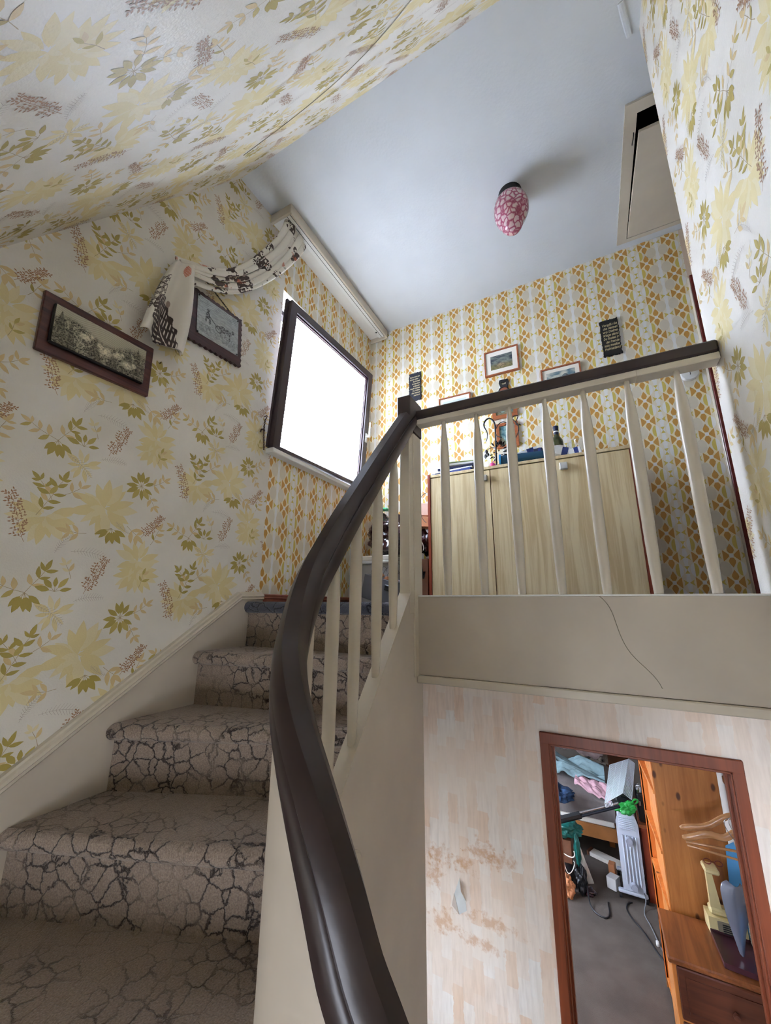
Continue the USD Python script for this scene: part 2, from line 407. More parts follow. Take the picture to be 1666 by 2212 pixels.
# lower hall wallpaper: brushed peach and white blocks, hung upright, with brown water stains
STAINS = [(-0.99, E - 1.50, 0.11, 0.055), (-0.73, E - 1.42, 0.09, 0.06), (-0.64, E - 1.43, 0.09, 0.05), (-1.05, E - 1.60, 0.06, 0.08), (-0.86, E - 1.50, 0.09, 0.045),
          (-0.99, E - 1.83, 0.09, 0.06), (-0.77, E - 1.87, 0.12, 0.03), (-0.70, E - 1.75, 0.14, 0.035)]
nd = {'g': ('geometry', {}), 's': ('separate_xyz', {}), 'cv': ('combine_xyz', {}), 'w': ('noise_texture', {'scale': 30.0, 'detail': 3.0}),
      'ws': ('vector_math', {'math_type': 'multiply_add', 'vector2': (0.014, 0.03, 0.0)}),
      'br': ('brick_texture', {'offset': 0.37, 'offset_frequency': 2, 'scale': 1.0, 'mortar_size': 0.0, 'bias': 0.0, 'brick_width': 0.16, 'row_height': 0.062,
                               'color1': lin((226, 194, 164)), 'color2': lin((233, 225, 214)), 'mortar': lin((220, 190, 160))}),
      'sm': ('mapping', {'scale': (70.0, 1.0, 9.0)}), 'sn': ('noise_texture', {'scale': 1.0, 'detail': 4.0}), 'sr': ('rgb_ramp', {'ramp': [(0.3, (0.86, 0.84, 0.82)), (0.62, (1, 1, 1))]}),
      'm0': ('mix_color', {'blend_type': 'multiply', 'fac': 1.0}), 'n3': ('noise_texture', {'scale': 2.6, 'detail': 4.0}), 'r3': ('rgb_ramp', {'ramp': [(0.36, (0, 0, 0)), (0.62, (0.75, 0.75, 0.75))]}),
      'm1': ('mix_color', {'b': lin((226, 208, 188))}), 'sno': ('noise_texture', {'scale': 24.0, 'detail': 6.0, 'roughness': 0.65}),
      'p': ('principled_bsdf', {'roughness': 0.6})}
lk = [('g.position', 's.vector'), ('s.z', 'cv.x'), ('s.x', 'cv.y'), ('g.position', 'w.vector'), ('w.color', 'ws.vector1'), ('cv.vector', 'ws.vector3'), ('ws.vector', 'br.vector'),
      ('g.position', 'sm.vector'), ('sm.vector', 'sn.vector'), ('sn.fac', 'sr.fac'), ('br.color', 'm0.a'), ('sr.color', 'm0.b'), ('g.position', 'n3.vector'), ('n3.fac', 'r3.fac'),
      ('m0.result', 'm1.a'), ('r3.color', 'm1.fac'), ('g.position', 'sno.vector')]
prev = 'm1.result'
for i, (sx, sz, rx, rz) in enumerate(STAINS):
    nd |= {f'o{i}': ('vector_math', {'math_type': 'subtract', 'vector2': (sx, 2.67, sz)}), f'd{i}': ('vector_math', {'math_type': 'multiply', 'vector2': (1 / rx, 0.0, 1 / rz)}),
           f'l{i}': ('vector_math', {'math_type': 'length'}), f'a{i}': ('math', {'math_type': 'multiply_add', 'value2': 5.5, 'value3': -2.6}),
           f'b{i}': ('math', {'math_type': 'add'}), f'c{i}': ('map_range', {'from_min': 1.15, 'from_max': 0.2, 'to_min': 0.0, 'to_max': 0.6, 'clamp': True}),
           f'x{i}': ('mix_color', {'b': lin((196, 142, 90))})}
    lk += [('g.position', f'o{i}.vector1'), (f'o{i}.vector', f'd{i}.vector1'), (f'd{i}.vector', f'l{i}.vector1'), ('sno.fac', f'a{i}.value1'), (f'l{i}.value', f'b{i}.value1'), (f'a{i}.value', f'b{i}.value2'),
           (f'b{i}.value', f'c{i}.value'), (f'c{i}.result', f'x{i}.fac'), (prev, f'x{i}.a')]
    prev = f'x{i}.result'
lk.append((prev, 'p.base_color'))
mat('peach_paper', nd, lk)

# ------------------------------------------------------------------ printed wallpapers (flat print, shape by shape)
rng = random.Random(7)
OLIVE, OLIVE2, TAN, PALE, PALE2, RUST, MAUVE, STEM = (lin(c) for c in ((180, 162, 86), (196, 177, 104), (221, 197, 146), (228, 212, 160), (231, 218, 178), (172, 132, 100), (180, 168, 156), (178, 158, 124)))


def leaf(cx, cy, ang, L, w, bend=0.0):
    """A pointed leaf from (cx, cy) in direction ang (degrees)."""
    a = math.radians(ang); out = []
    for t, s in ((0, 0), (0.18, 0.62), (0.42, 1.0), (0.68, 0.78), (0.88, 0.34), (1, 0), (0.88, -0.34), (0.68, -0.78), (0.42, -1.0), (0.18, -0.62)):
        x, y = t * L, s * w / 2 + bend * L * math.sin(t * math.pi)
        out.append((cx + x * math.cos(a) - y * math.sin(a), cy + x * math.sin(a) + y * math.cos(a)))
    return out


def stroke(p0, p1, w):
    p0, p1 = np.array(p0), np.array(p1); d = p1 - p0; n = np.array([-d[1], d[0]]) / (np.linalg.norm(d) + 1e-9) * w / 2
    return [tuple(p0 - n), tuple(p1 - n * 0.7), tuple(p1 + n * 0.7), tuple(p0 + n)]


def floral_tile():
    """One repeat of the floral paper, 0.53 m by 0.51 m: list of (layer, polygon, colour)."""
    R = random.Random(3); P = []

    def burst(cx, cy, r, n, lo=0, hi=360):
        for k in range(n):
            a = lo + (hi - lo) * (k + R.uniform(-0.3, 0.3)) / n; L = r * R.uniform(0.7, 1.08)
            P.append((1, leaf(cx + 0.012 * math.cos(math.radians(a)), cy + 0.012 * math.sin(math.radians(a)), a, L, L * R.uniform(0.3, 0.42)), PALE if k % 3 else PALE2))
        for k in range(n // 2):
            a = R.uniform(lo, hi); L = r * R.uniform(0.35, 0.6)
            P.append((2, leaf(cx, cy, a, L, L * 0.42), PALE2 if k % 2 else PALE))

    def sprig(cx, cy, base, L, n, w, c1, c2, layer=4, curve=30):
        x, y, a = cx, cy, base; step = L / n
        for k in range(n):
            nx, ny = x + step * math.cos(math.radians(a)), y + step * math.sin(math.radians(a))
            P.append((3, stroke((x, y), (nx, ny), 0.0016), STEM))
            for s in (-1, 1):
                if R.random() < 0.9:
                    l = w * R.uniform(0.75, 1.15) * (1 - 0.25 * k / n)
                    P.append((layer, leaf(nx, ny, a + s * R.uniform(38, 68), l, l * R.uniform(0.34, 0.44), s * 0.04), c1 if R.random() < 0.68 else c2))
            x, y, a = nx, ny, a + R.uniform(-curve, curve) * 0.5
        P.append((layer, leaf(x, y, a, w, w * 0.36), c1))

    def radial(cx, cy, n, r, lo, hi, c1, c2, layer=4):
        for k in range(n):
            a = lo + (hi - lo) * (k + 0.5) / n + R.uniform(-6, 6); l = r * R.uniform(0.75, 1.1)
            P.append((3, stroke((cx, cy), (cx + 0.02 * math.cos(math.radians(a)), cy + 0.02 * math.sin(math.radians(a))), 0.0014), STEM))
            P.append((layer, leaf(cx + 0.014 * math.cos(math.radians(a)), cy + 0.014 * math.sin(math.radians(a)), a, l, l * R.uniform(0.36, 0.46)), c1 if R.random() < 0.7 else c2))

    def twig(cx, cy, base, L):
        x, y, a = cx, cy, base
        for k in range(9):
            nx, ny = x + L / 9 * math.cos(math.radians(a)), y + L / 9 * math.sin(math.radians(a))
            P.append((5, stroke((x, y), (nx, ny), 0.0014), RUST))
            for s in (-1, 1):
                b = a + s * R.uniform(30, 55); l = L * 0.24 * (1 - 0.5 * k / 9) * R.uniform(0.6, 1.1); ex, ey = nx + l * math.cos(math.radians(b)), ny + l * math.sin(math.radians(b))
                P.append((5, stroke((nx, ny), (ex, ey), 0.001), RUST))
                for q in range(4):
                    t = (q + 1) / 4; px, py = nx + (ex - nx) * t, ny + (ey - ny) * t
                    P.append((5, leaf(px, py, b + (45 if q % 2 else -45), 0.0095, 0.0042), RUST))
            x, y, a = nx, ny, a + R.uniform(-8, 8)

    def fern(cx, cy, base, L):
        x, y, a = cx, cy, base
        for k in range(12):
            nx, ny = x + L / 12 * math.cos(math.radians(a)), y + L / 12 * math.sin(math.radians(a))
            P.append((5, stroke((x, y), (nx, ny), 0.0008), MAUVE))
            for s in (-1, 1):
                b = a + s * 58; l = L * 0.19 * math.sin(math.pi * (k + 1.5) / 14)
                P.append((5, stroke((nx, ny), (nx + l * math.cos(math.radians(b)), ny + l * math.sin(math.radians(b))), 0.0009), MAUVE))
            x, y, a = nx, ny, a - 3

    burst(0.126, 0.135, 0.085, 14, 130, 410); burst(0.293, 0.20, 0.10, 15); burst(0.445, 0.485, 0.078, 13, 150, 420); burst(0.44, 0.02, 0.075, 13)
    burst(0.20, 0.335, 0.05, 10)
    sprig(0.10, 0.135, 65, 0.14, 5, 0.042, OLIVE, TAN); sprig(0.135, 0.19, 120, 0.075, 3, 0.036, OLIVE, OLIVE2); sprig(0.16, 0.215, 35, 0.06, 2, 0.036, TAN, TAN)
    radial(0.41, 0.318, 11, 0.048, 10, 350, OLIVE, OLIVE2); sprig(0.435, 0.325, 20, 0.075, 3, 0.036, TAN, TAN); sprig(0.44, 0.30, -60, 0.06, 2, 0.034, TAN, OLIVE2)
    radial(0.115, 0.40, 5, 0.05, -140, -30, OLIVE, TAN); sprig(0.115, 0.40, 60, 0.08, 3, 0.042, OLIVE, TAN); sprig(0.115, 0.40, 165, 0.085, 3, 0.036, TAN, OLIVE2)
    radial(0.191, 0.406, 5, 0.04, 0, 180, OLIVE, OLIVE2)
    radial(0.326, 0.131, 6, 0.05, -165, -10, OLIVE, TAN); sprig(0.25, 0.10, 190, 0.05, 2, 0.044, TAN, TAN); sprig(0.38, 0.15, -40, 0.05, 2, 0.044, TAN, TAN)
    sprig(0.46, 0.43, 75, 0.05, 2, 0.03, OLIVE2, TAN); sprig(0.48, 0.09, 60, 0.07, 3, 0.036, TAN, OLIVE); sprig(0.23, 0.45, 110, 0.05, 2, 0.03, PALE2, TAN)
    twig(0.085, 0.045, 118, 0.15); twig(0.275, 0.40, 72, 0.125); twig(0.44, 0.115, 55, 0.11)
    fern(0.15, 0.36, -20, 0.10); fern(0.25, 0.375, 25, 0.09); fern(0.215, 0.03, 12, 0.11); fern(0.17, 0.02, 75, 0.08); fern(0.40, 0.12, 165, 0.07)
    return P


def geo_tile():
    """One repeat of the geometric paper, 0.265 m by 0.1393 m."""
    P = []; H = 0.1393
    WHITE, BEIGE, ORA, YEL, CR = (lin(c) for c in ((238, 237, 234), (224, 215, 195), (208, 156, 78), (218, 198, 104), (243, 230, 194)))

    def ell(cx, cy, rx, ry, n=14, a0=0.0, a1=360.0):
        return [(cx + rx * math.cos(math.radians(a)), cy + ry * math.sin(math.radians(a))) for a in np.linspace(a0, a1, n, endpoint=a1 - a0 < 360)]

    for c in (0.0, 0.1325):
        P.append((1, ell(c, 0, 0.042, 0.046), CR))
        for s in (-1, 1):
            P.append((3, [(c, s * 0.010), (c + 0.008, s * 0.0135), (c + 0.0148, s * 0.028), (c + 0.0125, s * 0.040), (c + 0.0045, s * 0.055), (c, s * 0.064), (c - 0.0045, s * 0.055), (c - 0.0125, s * 0.040), (c - 0.0148, s * 0.028), (c - 0.008, s * 0.0135)], ORA))
            P.append((3, [(c + s * 0.0085, 0.003), (c + s * 0.020, 0.0155), (c + s * 0.033, 0.0285), (c + s * 0.0355, 0.029), (c + s * 0.0355, -0.029), (c + s * 0.033, -0.0285), (c + s * 0.020, -0.0155), (c + s * 0.0085, -0.003)], ORA))
        P.append((4, ell(c, 0, 0.0098, 0.0115, 12), WHITE))
    h = H / 2
    for g, kind in ((0.06625, 'B'), (0.19875, 'A')):
        P.append((2, ell(g, 0, 0.012, 0.052), WHITE)); P.append((2, ell(g, h, 0.0105, 0.05), WHITE))
        for s in (-1, 1):
            if kind == 'B':
                P.append((2, ell(g + s * 0.032, h, 0.0255, 0.041, 16), BEIGE))
            else:
                P.append((2, ell(g + s * 0.034, h, 0.0185, 0.037, 12, 90, 270) if s > 0 else ell(g + s * 0.034, h, 0.0185, 0.037, 12, -90, 90), WHITE))
                P.append((2, ell(g + s * 0.034, h, 0.0185, 0.037, 12, -90, 90) if s > 0 else ell(g + s * 0.034, h, 0.0185, 0.037, 12, 90, 270), YEL))
            P.append((3, [(g + s * 0.002, 0 + 0.0), (g + s * 0.024, 0.017), (g + s * 0.019, 0), (g + s * 0.024, -0.017)], YEL))
    P.append((3, [(0.19875, h), (0.19875 + 0.011, h + 0.02), (0.19875 - 0.011, h + 0.02)], YEL)); P.append((3, [(0.19875, h), (0.19875 + 0.011, h - 0.02), (0.19875 - 0.011, h - 0.02)], YEL))
    return P


FLORAL, GEO = floral_tile(), geo_tile()


def hang_paper(name, tile, tw, th, drop, base, region, u0, v0, O, U, V, N, mat_, parent, bands=1):
    """Papers a wall region (polygon in wall coordinates u, v) with repeats of a tile whose first repeat starts at (u0, v0)."""
    O, U, V, N = (np.asarray(a, float) for a in (O, U, V, N))
    minu, minv, maxu, maxv = region.bounds
    vs, fs, cs, n, cnt = [], [], [], 0, 0

    def add(poly2, layer, col):
        nonlocal n, cnt
        p = np.asarray(poly2)
        if len(p) < 3: return
        cnt += 1
        vs.append(O + p[:, :1] * U + p[:, 1:2] * V + N * (0.00025 + 0.0001 * layer + (cnt % 61) * 1.2e-6)); cs.append(np.tile(col, (len(p), 1)))
        return len(p)

    def add_shape(g, layer, col):
        nonlocal n
        for q in getattr(g, 'geoms', [g]):
            if q.geom_type != 'Polygon' or q.area < 1e-8: continue
            v2, f2 = trimesh.creation.triangulate_polygon(q, engine='earcut')
            if len(f2) == 0: continue
            k = add(v2, layer, col); fs.append(np.asarray(f2) + n); n += k

    add_shape(region, 0, base)
    prep = shapely.prepared.prep(region)
    i0, i1 = math.floor((minu - u0) / tw) - 1, math.ceil((maxu - u0) / tw) + 1
    for i in range(i0, i1 + 1):
        dv = drop * (i % 2)
        for j in range(math.floor((minv - v0) / th) - 2, math.ceil((maxv - v0) / th) + 2):
            du, dw = u0 + i * tw, v0 + j * th + dv
            if not prep.intersects(sbox(du - 0.12, dw - 0.12, du + tw + 0.12, dw + th + 0.12)): continue
            whole = prep.contains(sbox(du - 0.12, dw - 0.12, du + tw + 0.12, dw + th + 0.12))
            for layer, poly, col in tile:
                p = np.asarray(poly) + [du, dw]
                if not whole:
                    q = Polygon(p)
                    if not prep.contains(q):
                        if not prep.intersects(q): continue
                        add_shape(q.buffer(0).intersection(region), layer, col); continue
                k = add(p, layer, col); c = np.arange(1, k - 1)
                fs.append(np.c_[np.zeros(k - 2, int), c, c + 1] + n); n += k
    v, f, c = np.vstack(vs), np.vstack(fs), np.vstack(cs)
    tri = v[f]; nn = np.cross(tri[:, 1] - tri[:, 0], tri[:, 2] - tri[:, 0]) @ N
    f[nn < 0] = f[nn < 0][:, ::-1]
    return obj(name, trimesh.Trimesh(v, f, process=False), mat_, parent, color=c)


FLORAL_BASE, GEO_BASE = lin((230, 225, 216)), lin((236, 228, 208))

# ------------------------------------------------------------------ the shell
XL, XR, YB, H = -1.565, 0.420, 2.67, E + 2.40
LAND = E + 0.011


def roof(y): return H - 1.59 * (1.129 - y)          # the sloping ceiling over the stairs


# left wall in (y, z), with the landing window and an unseen lower opening that lights the hall
left_poly = Polygon([(-1.3, 0), (YB + 0.15, 0), (YB + 0.15, H), (1.129, H), (-0.55, roof(-0.55)), (-1.3, roof(-0.55) - 0.3)])
win_hole = sbox(1.535, E + 0.865, 2.40, E + 1.972)
low_hole = sbox(1.42, 0.5, 1.90, 1.35)
wl = struct('wall_left', extr(left_poly.difference(win_hole).difference(low_hole), 0.20, (XL, 0, 0), (0, 1, 0), (0, 0, 1), (-1, 0, 0)), 'white_gloss' and MATS['white_gloss'], label=None)
str_top = [(-1.3, E - 1.79), (0.603, E - 0.50), (1.394, E + 0.042), (1.541, E + 0.046)]
floral_left = Polygon(str_top + [(1.538, E + 0.046), (1.538, H), (1.129, H), (-0.5, roof(-0.5)), (-1.3, roof(-0.5) - 0.3)])
floral_left = floral_left.buffer(0).difference(win_hole)
geo_left = sbox(1.538, E + 0.05, YB, H).difference(win_hole)
hang_paper('floral_wallpaper', FLORAL, 0.53, 0.51, 0.255, FLORAL_BASE, floral_left, 0.45, E - 0.37, (XL, 0, 0), (0, 1, 0), (0, 0, 1), (1, 0, 0), MATS['floral_paper'], wl)
hang_paper('geometric_wallpaper', GEO, 0.265, 0.1393, 0, GEO_BASE, geo_left, 1.55, E + 2.364, (XL, 0, 0), (0, 1, 0), (0, 0, 1), (1, 0, 0), MATS['geometric_paper'], wl)

# back wall: papered landing above, stained peach paper in the lower hall, one doorway
door = sbox(-0.317, -0.05, 0.513, E - 0.77)
back_poly = sbox(XL, 0.0, 2.6, H).difference(door)
wb = struct('wall_back', extr(back_poly, 0.14, (0, YB + 0.0, 0), (1, 0, 0), (0, 0, 1), (0, 1, 0)), MATS['peach_paper'])
geo_back = sbox(XL, E + 0.03, 0.730, H)
hang_paper('geometric_wallpaper', GEO, 0.265, 0.1393, 0, GEO_BASE, geo_back, -1.0515, E + 2.364, (0, YB, 0), (1, 0, 0), (0, 0, 1), (0, -1, 0), MATS['geometric_paper'], wb)
hang_paper('geometric_wallpaper', GEO, 0.265, 0.1393, 0, GEO_BASE, sbox(0.80, E + 0.03, 2.6, H), -1.0515, E + 2.364, (0, YB, 0), (1, 0, 0), (0, 0, 1), (0, -1, 0), MATS['geometric_paper'], wb)
# torn strip of the lower wallpaper: bare plaster with two curled flaps
tear = Polygon([(-0.884, E - 1.585), (-0.920, E - 1.673), (-0.912, E - 1.728), (-0.891, E - 1.767), (-0.847, E - 1.737), (-0.852, E - 1.685), (-0.872, E - 1.64)])
obj('bare_plaster', extr(tear, 0.001, (0, YB - 0.0012, 0), (1, 0, 0), (0, 0, 1), (0, 1, 0)), MATS['seat_plaster'], wb)


def flap(a, b, c, lift):
    a, b, c = (np.array([p[0], YB - 0.002, p[1]]) for p in (a, b, c)); c = c + [0, -lift, 0]
    q = [a, b, c, a + [0, -0.0015, 0], b + [0, -0.0015, 0], c + [0, -0.0015, 0]]
    return trimesh.convex.convex_hull(np.array(q))


obj('wallpaper_flap', [flap((-0.884, E - 1.575), (-0.846, E - 1.69), (-0.868, E - 1.63), 0.03), flap((-0.921, E - 1.67), (-0.893, E - 1.767), (-0.928, E - 1.72), 0.02)], MATS['peach_paper'], wb)

# right wall of the stairwell, papered, ends at y = 1.51
right_poly = Polygon([(-1.3, 0), (1.483, 0), (1.483, H), (1.129, H), (-0.55, roof(-0.55)), (-1.3, roof(-0.55) - 0.3)])
UNSEEN_OPENING = sbox(-1.15, 0.0, -0.25, 2.0)  # out of view behind the camera; lets sky light onto the stairs
wr = struct('wall_right', extr(right_poly.difference(UNSEEN_OPENING), 0.12, (XR, 0, 0), (0, 1, 0), (0, 0, 1), (1, 0, 0)), MATS['white_gloss'])
fr_poly = Polygon([(-1.3, E - 1.6), (1.483, E - 1.6), (1.483, H), (1.129, H), (-0.5, roof(-0.5)), (-1.3, roof(-0.5) - 0.3)]).buffer(0).difference(UNSEEN_OPENING)
hang_paper('floral_wallpaper', FLORAL, 0.53, 0.51, 0.255, FLORAL_BASE, fr_poly, 0.35, E + 0.08, (XR, 0, 0), (0, 1, 0), (0, 0, 1), (-1, 0, 0), MATS['floral_paper'], wr)

# ceilings
hatch_hole = sbox(0.432, 1.81, 1.03, 2.58)
cl = struct('ceiling', extr(sbox(XL - 0.1, 1.129, 2.6, YB + 0.1).difference(hatch_hole), 0.12, (0, 0, H), (1, 0, 0), (0, 1, 0), (0, 0, 1)), MATS['ceiling_paint'])
sl = math.hypot(1, 1.59); sv = np.array([0, -1 / sl, -1.59 / sl]); sn = np.array([0, 1.59 / sl, -1 / sl])
slope_len = (1.129 + 0.9) * sl
cs_ = struct('ceiling_001', extr(sbox(XL - 0.1, 0, XR + 0.05, slope_len), 0.1, (0, 1.129, H), (1, 0, 0), sv, -sn), MATS['ceiling_paint'])
hang_paper('floral_wallpaper', FLORAL, 0.53, 0.51, 0.255, FLORAL_BASE, sbox(XL, 0, XR, slope_len), -1.6, 0.1, (0, 1.129, H), (1, 0, 0), sv, sn, MATS['floral_paper'], cs_)
seam = [np.array([x, 1.129, H]) + sv * s + sn * 0.0025 for x, s in ((-1.2, 0.50), (-0.95, 0.52), (-0.75, 0.56), (-0.5, 0.68), (-0.3, 0.86), (-0.18, 1.0))]
obj('paper_seam', tube(smooth_path(seam, 30), 0.0012, 5), MATS['vent_grey'], cs_)
pc = obj('loose_plaster', sweep(circ(0.012, 8, 0.004), smooth_path([(0.345, 1.36, H - 0.002), (0.362, 1.42, H - 0.004), (0.385, 1.49, H - 0.002)], 12)), MATS['ceiling_paint'], cl)

# floors
struct('floor', box(-2.2, 2.2, -2.0, 8.0, -0.1, 0.0), MATS['room_carpet'])
struct('floor_001', [box(XL, -0.60, 1.478, YB, LAND - 0.24, LAND - 0.001), box(-0.60, 2.6, 1.452, YB, LAND - 0.24, LAND - 0.001)], MATS['landing_carpet'])
struct('ground', box(-60, 60, -60, 60, -0.5, -0.12), MATS['outside_ground'])

# landing and hall go on to the right; unseen walls block light from there
struct('wall_unseen_right', box(1.55, 1.65, 1.4, YB + 0.1, LAND - 0.2, H), MATS['room_wall'])
struct('wall_unseen_near', box(XR + 0.119, 1.6, 1.385, 1.483, LAND - 0.2, H), MATS['room_wall'])
struct('wall_unseen_hall', box(0.95, 1.05, -1.5, YB + 0.1, 0, LAND - 0.2), MATS['room_wall'])
back_w = sbox(XL - 0.2, 0, 1.0, roof(-0.5)).difference(sbox(-0.9, 0.8, 0.1, 1.8))  # unseen wall behind the camera; its opening is sized to light beam and stairs
struct('wall_unseen_front', extr(back_w, 0.1, (0, -1.3, 0), (1, 0, 0), (0, 0, 1), (0, -1, 0)), MATS['room_wall'])
struct('loft_sky_cover', box(0.3, 1.3, 1.7, 2.7, H + 0.12, H + 0.16), MATS['dark_hole'])  # unseen black cover, keeps sky light out of the loft hatch

# bedroom beyond the doorway: walls with an unseen opening on the left that lights it
RY0, RY1, RH = 2.81, 7.2, 2.55
struct('wall_far', box(-2.2, 2.0, RY1, RY1 + 0.1, 0, RH), MATS['room_wall'])
rw = sbox(RY0, 0, RY1, RH).difference(sbox(3.9, 1.15, 4.9, 2.1))
struct('wall_bedroom_left', extr(rw, 0.12, (-2.0, 0, 0), (0, 1, 0), (0, 0, 1), (-1, 0, 0)), MATS['room_wall'])
struct('wall_bedroom_right', box(0.74, 0.84, RY0, RY1, 0, RH), MATS['room_wall'])
struct('ceiling_002', box(-2.2, 2.0, RY0, RY1 + 0.1, RH, RH + 0.08), MATS['ceiling_paint'])

# door casing of the bedroom: jambs and head round the opening
d1 = thing('door_1', None, None, (-0.34, YB, 0), kind='structure')
CW = MATS['door_frame_wood']
obj('casing', [box(-0.366, -0.316, YB - 0.016, YB, 0, E - 0.712, 0.004), box(0.508, 0.556, YB - 0.016, YB, 0, E - 0.712, 0.004), box(-0.366, 0.556, YB - 0.017, YB - 0.001, E - 0.772, E - 0.712, 0.004)], CW, d1)
obj('jamb', box(-0.325, -0.308, YB - 0.001, YB + 0.145, 0, E - 0.77, 0.002), CW, d1)
obj('jamb', box(0.500, 0.517, YB - 0.001, YB + 0.145, 0, E - 0.77, 0.002), CW, d1)
obj('jamb', box(-0.325, 0.517, YB - 0.001, YB + 0.145, E - 0.785, E - 0.768, 0.002), CW, d1)
obj('door_stop', [box(-0.308, -0.297, YB + 0.05, YB + 0.09, 0, E - 0.785), box(0.489, 0.50, YB + 0.05, YB + 0.09, 0, E - 0.785), box(-0.308, 0.50, YB + 0.05, YB + 0.09, E - 0.797, E - 0.785)], CW, d1)
# door casing at the right end of the landing
t2 = thing('door_2', None, None, (0.76, YB, LAND), kind='structure')
obj('casing', box(0.731, 0.82, YB - 0.030, YB + 0.002, LAND - 0.002, E + 2.02, 0.004), MATS['red_trim'], t2)
obj('casing', box(0.7255, 0.7315, YB - 0.028, YB + 0.002, LAND - 0.002, E + 2.005, 0.002), MATS['cream_gloss'], t2)

# landing edge board above the lower hall
tr = thing('trim_1', None, None, (0, 1.42, E - 0.25), kind='structure')
obj('fascia_board', box(-0.60, XR - 0.001, 1.40, 1.45, E - 0.246, E + 0.036, 0.003), MATS['cream_wall'], tr)
obj('edge_strip', box(-0.60, XR - 0.001, 1.392, 1.456, E - 0.272, E - 0.245, 0.003), MATS['cream_gloss'], tr)
obj('sill_strip', box(-0.60, XR - 0.001, 1.396, 1.47, E + 0.034, E + 0.04, 0.001), MATS['white_gloss'], tr)
crack = [(0.015, 1.3995, E + 0.035), (0.04, 1.3995, E - 0.0), (0.055, 1.3995, E - 0.06), (0.08, 1.3995, E - 0.13), (0.13, 1.3995, E - 0.19), (0.145, 1.3995, E - 0.22)]
obj('hairline_crack', tube(smooth_path(crack, 24), 0.0011, 5), MATS['vent_grey'], tr)
# skirting on the landing
struct('baseboard_left', [box(XL, XL + 0.018, 1.545, YB, LAND, E + 0.055, 0.004), box(XL, XL + 0.022, 1.545, YB, E + 0.03, E + 0.038, 0.002)], MATS['skirting_red'])
struct('baseboard_back', box(XL, 0.724, YB - 0.016, YB, LAND, E + 0.055, 0.004), MATS['skirting_red'])

# stair stringer board against the left wall, with a moulded top
sb = thing('trim_2', None, None, (XL, 0.6, E - 0.6), kind='structure')
low = [(1.541, E - 0.25), (1.2, E - 0.62), (-1.3, E - 2.3)]
obj('string_board', extr(Polygon([(a, b - 0.02) for a, b in str_top] + low), 0.03, (XL, 0, 0), (0, 1, 0), (0, 0, 1), (1, 0, 0)), MATS['cream_wall'], sb)
mould = [(XL + 0.012, a, b) for a, b in str_top]
prof = [(-0.012, -0.022), (0.024, -0.022), (0.029, -0.016), (0.022, -0.010), (0.028, -0.004), (0.024, 0.006), (0.012, 0.010), (0.008, 0.018), (-0.012, 0.018)]
obj('moulding', sweep(prof, mould, vertical=True), MATS['cream_gloss'], sb)

# ------------------------------------------------------------------ curved wall (inner string) below the banister
CX, CY, RR = -0.32, 0.83, 0.30
zs_y = PchipInterpolator([0.83, 0.898, 1.007, 1.16, 1.389], [0.125, 0.215, 0.347, 0.527, 0.789])
zs_t = PchipInterpolator([0, 13, 24, 33, 43, 52, 62, 71, 82, 90, 94, 100], [0.125, 0.04, -0.034, -0.085, -0.125, -0.168, -0.222, -0.276, -0.366, -0.455, -0.497, -0.57])


def plan():
    """Plan curve of the inner string from the newel downwards: (x, y, rail height)."""
    out = [(-0.62, y, float(zs_y(y))) for y in np.linspace(1.37, 0.84, 24)]
    out += [(CX - RR * math.cos(math.radians(t)), CY - RR * math.sin(math.radians(t)), float(zs_t(t))) for t in np.linspace(0, 90, 40)]
    z0 = float(zs_t(90))
    out += [(CX + d, CY - RR, z0 - 1.55 * d) for d in np.linspace(0.02, 0.45, 18)]
    return np.array(out)


PL = plan()
DZ = 0.69
tops = PL.copy(); tops[:, 2] = PL[:, 2] - DZ + E
tops = np.vstack([[-0.62, 1.45, 0.05 + E], [-0.62, 1.385, 0.05 + E], tops[1:]])
p2, t_, s_, n_ = frames(np.c_[tops[:, :2], np.zeros(len(tops))])
half = 0.02
A, B = p2 + s_ * half, p2 - s_ * half
n = len(tops); V = np.vstack([np.c_[A[:, :2], tops[:, 2]], np.c_[B[:, :2], tops[:, 2]], np.c_[A[:, :2], np.zeros(n)], np.c_[B[:, :2], np.zeros(n)]])
F = []
for i in range(n - 1):
    q = lambda a, b, c, d: F.extend([(a, b, c), (a, c, d)])
    q(i, i + 1, n + i + 1, n + i); q(i, 2 * n + i, 2 * n + i + 1, i + 1); q(n + i, n + i + 1, 3 * n + i + 1, 3 * n + i)
F += [(0, n, 3 * n), (0, 3 * n, 2 * n), (n - 1, 3 * n - 1, 4 * n - 1), (n - 1, 4 * n - 1, 2 * n - 1)]
ws = trimesh.Trimesh(V, np.array(F), process=False); trimesh.repair.fix_normals(ws)
wst = struct('wall_stairwell', ws, MATS['cream_wall'], smooth=30)
# flat cap on the string
capm = sweep([(-0.0235, -0.004), (0.0235, -0.004), (0.0235, 0.004), (-0.0235, 0.004)], np.vstack([tops[1:]]) + [0, 0, 0.003], vertical=True)
obj('string_cap', capm, MATS['cream_gloss'], wst, smooth=30)
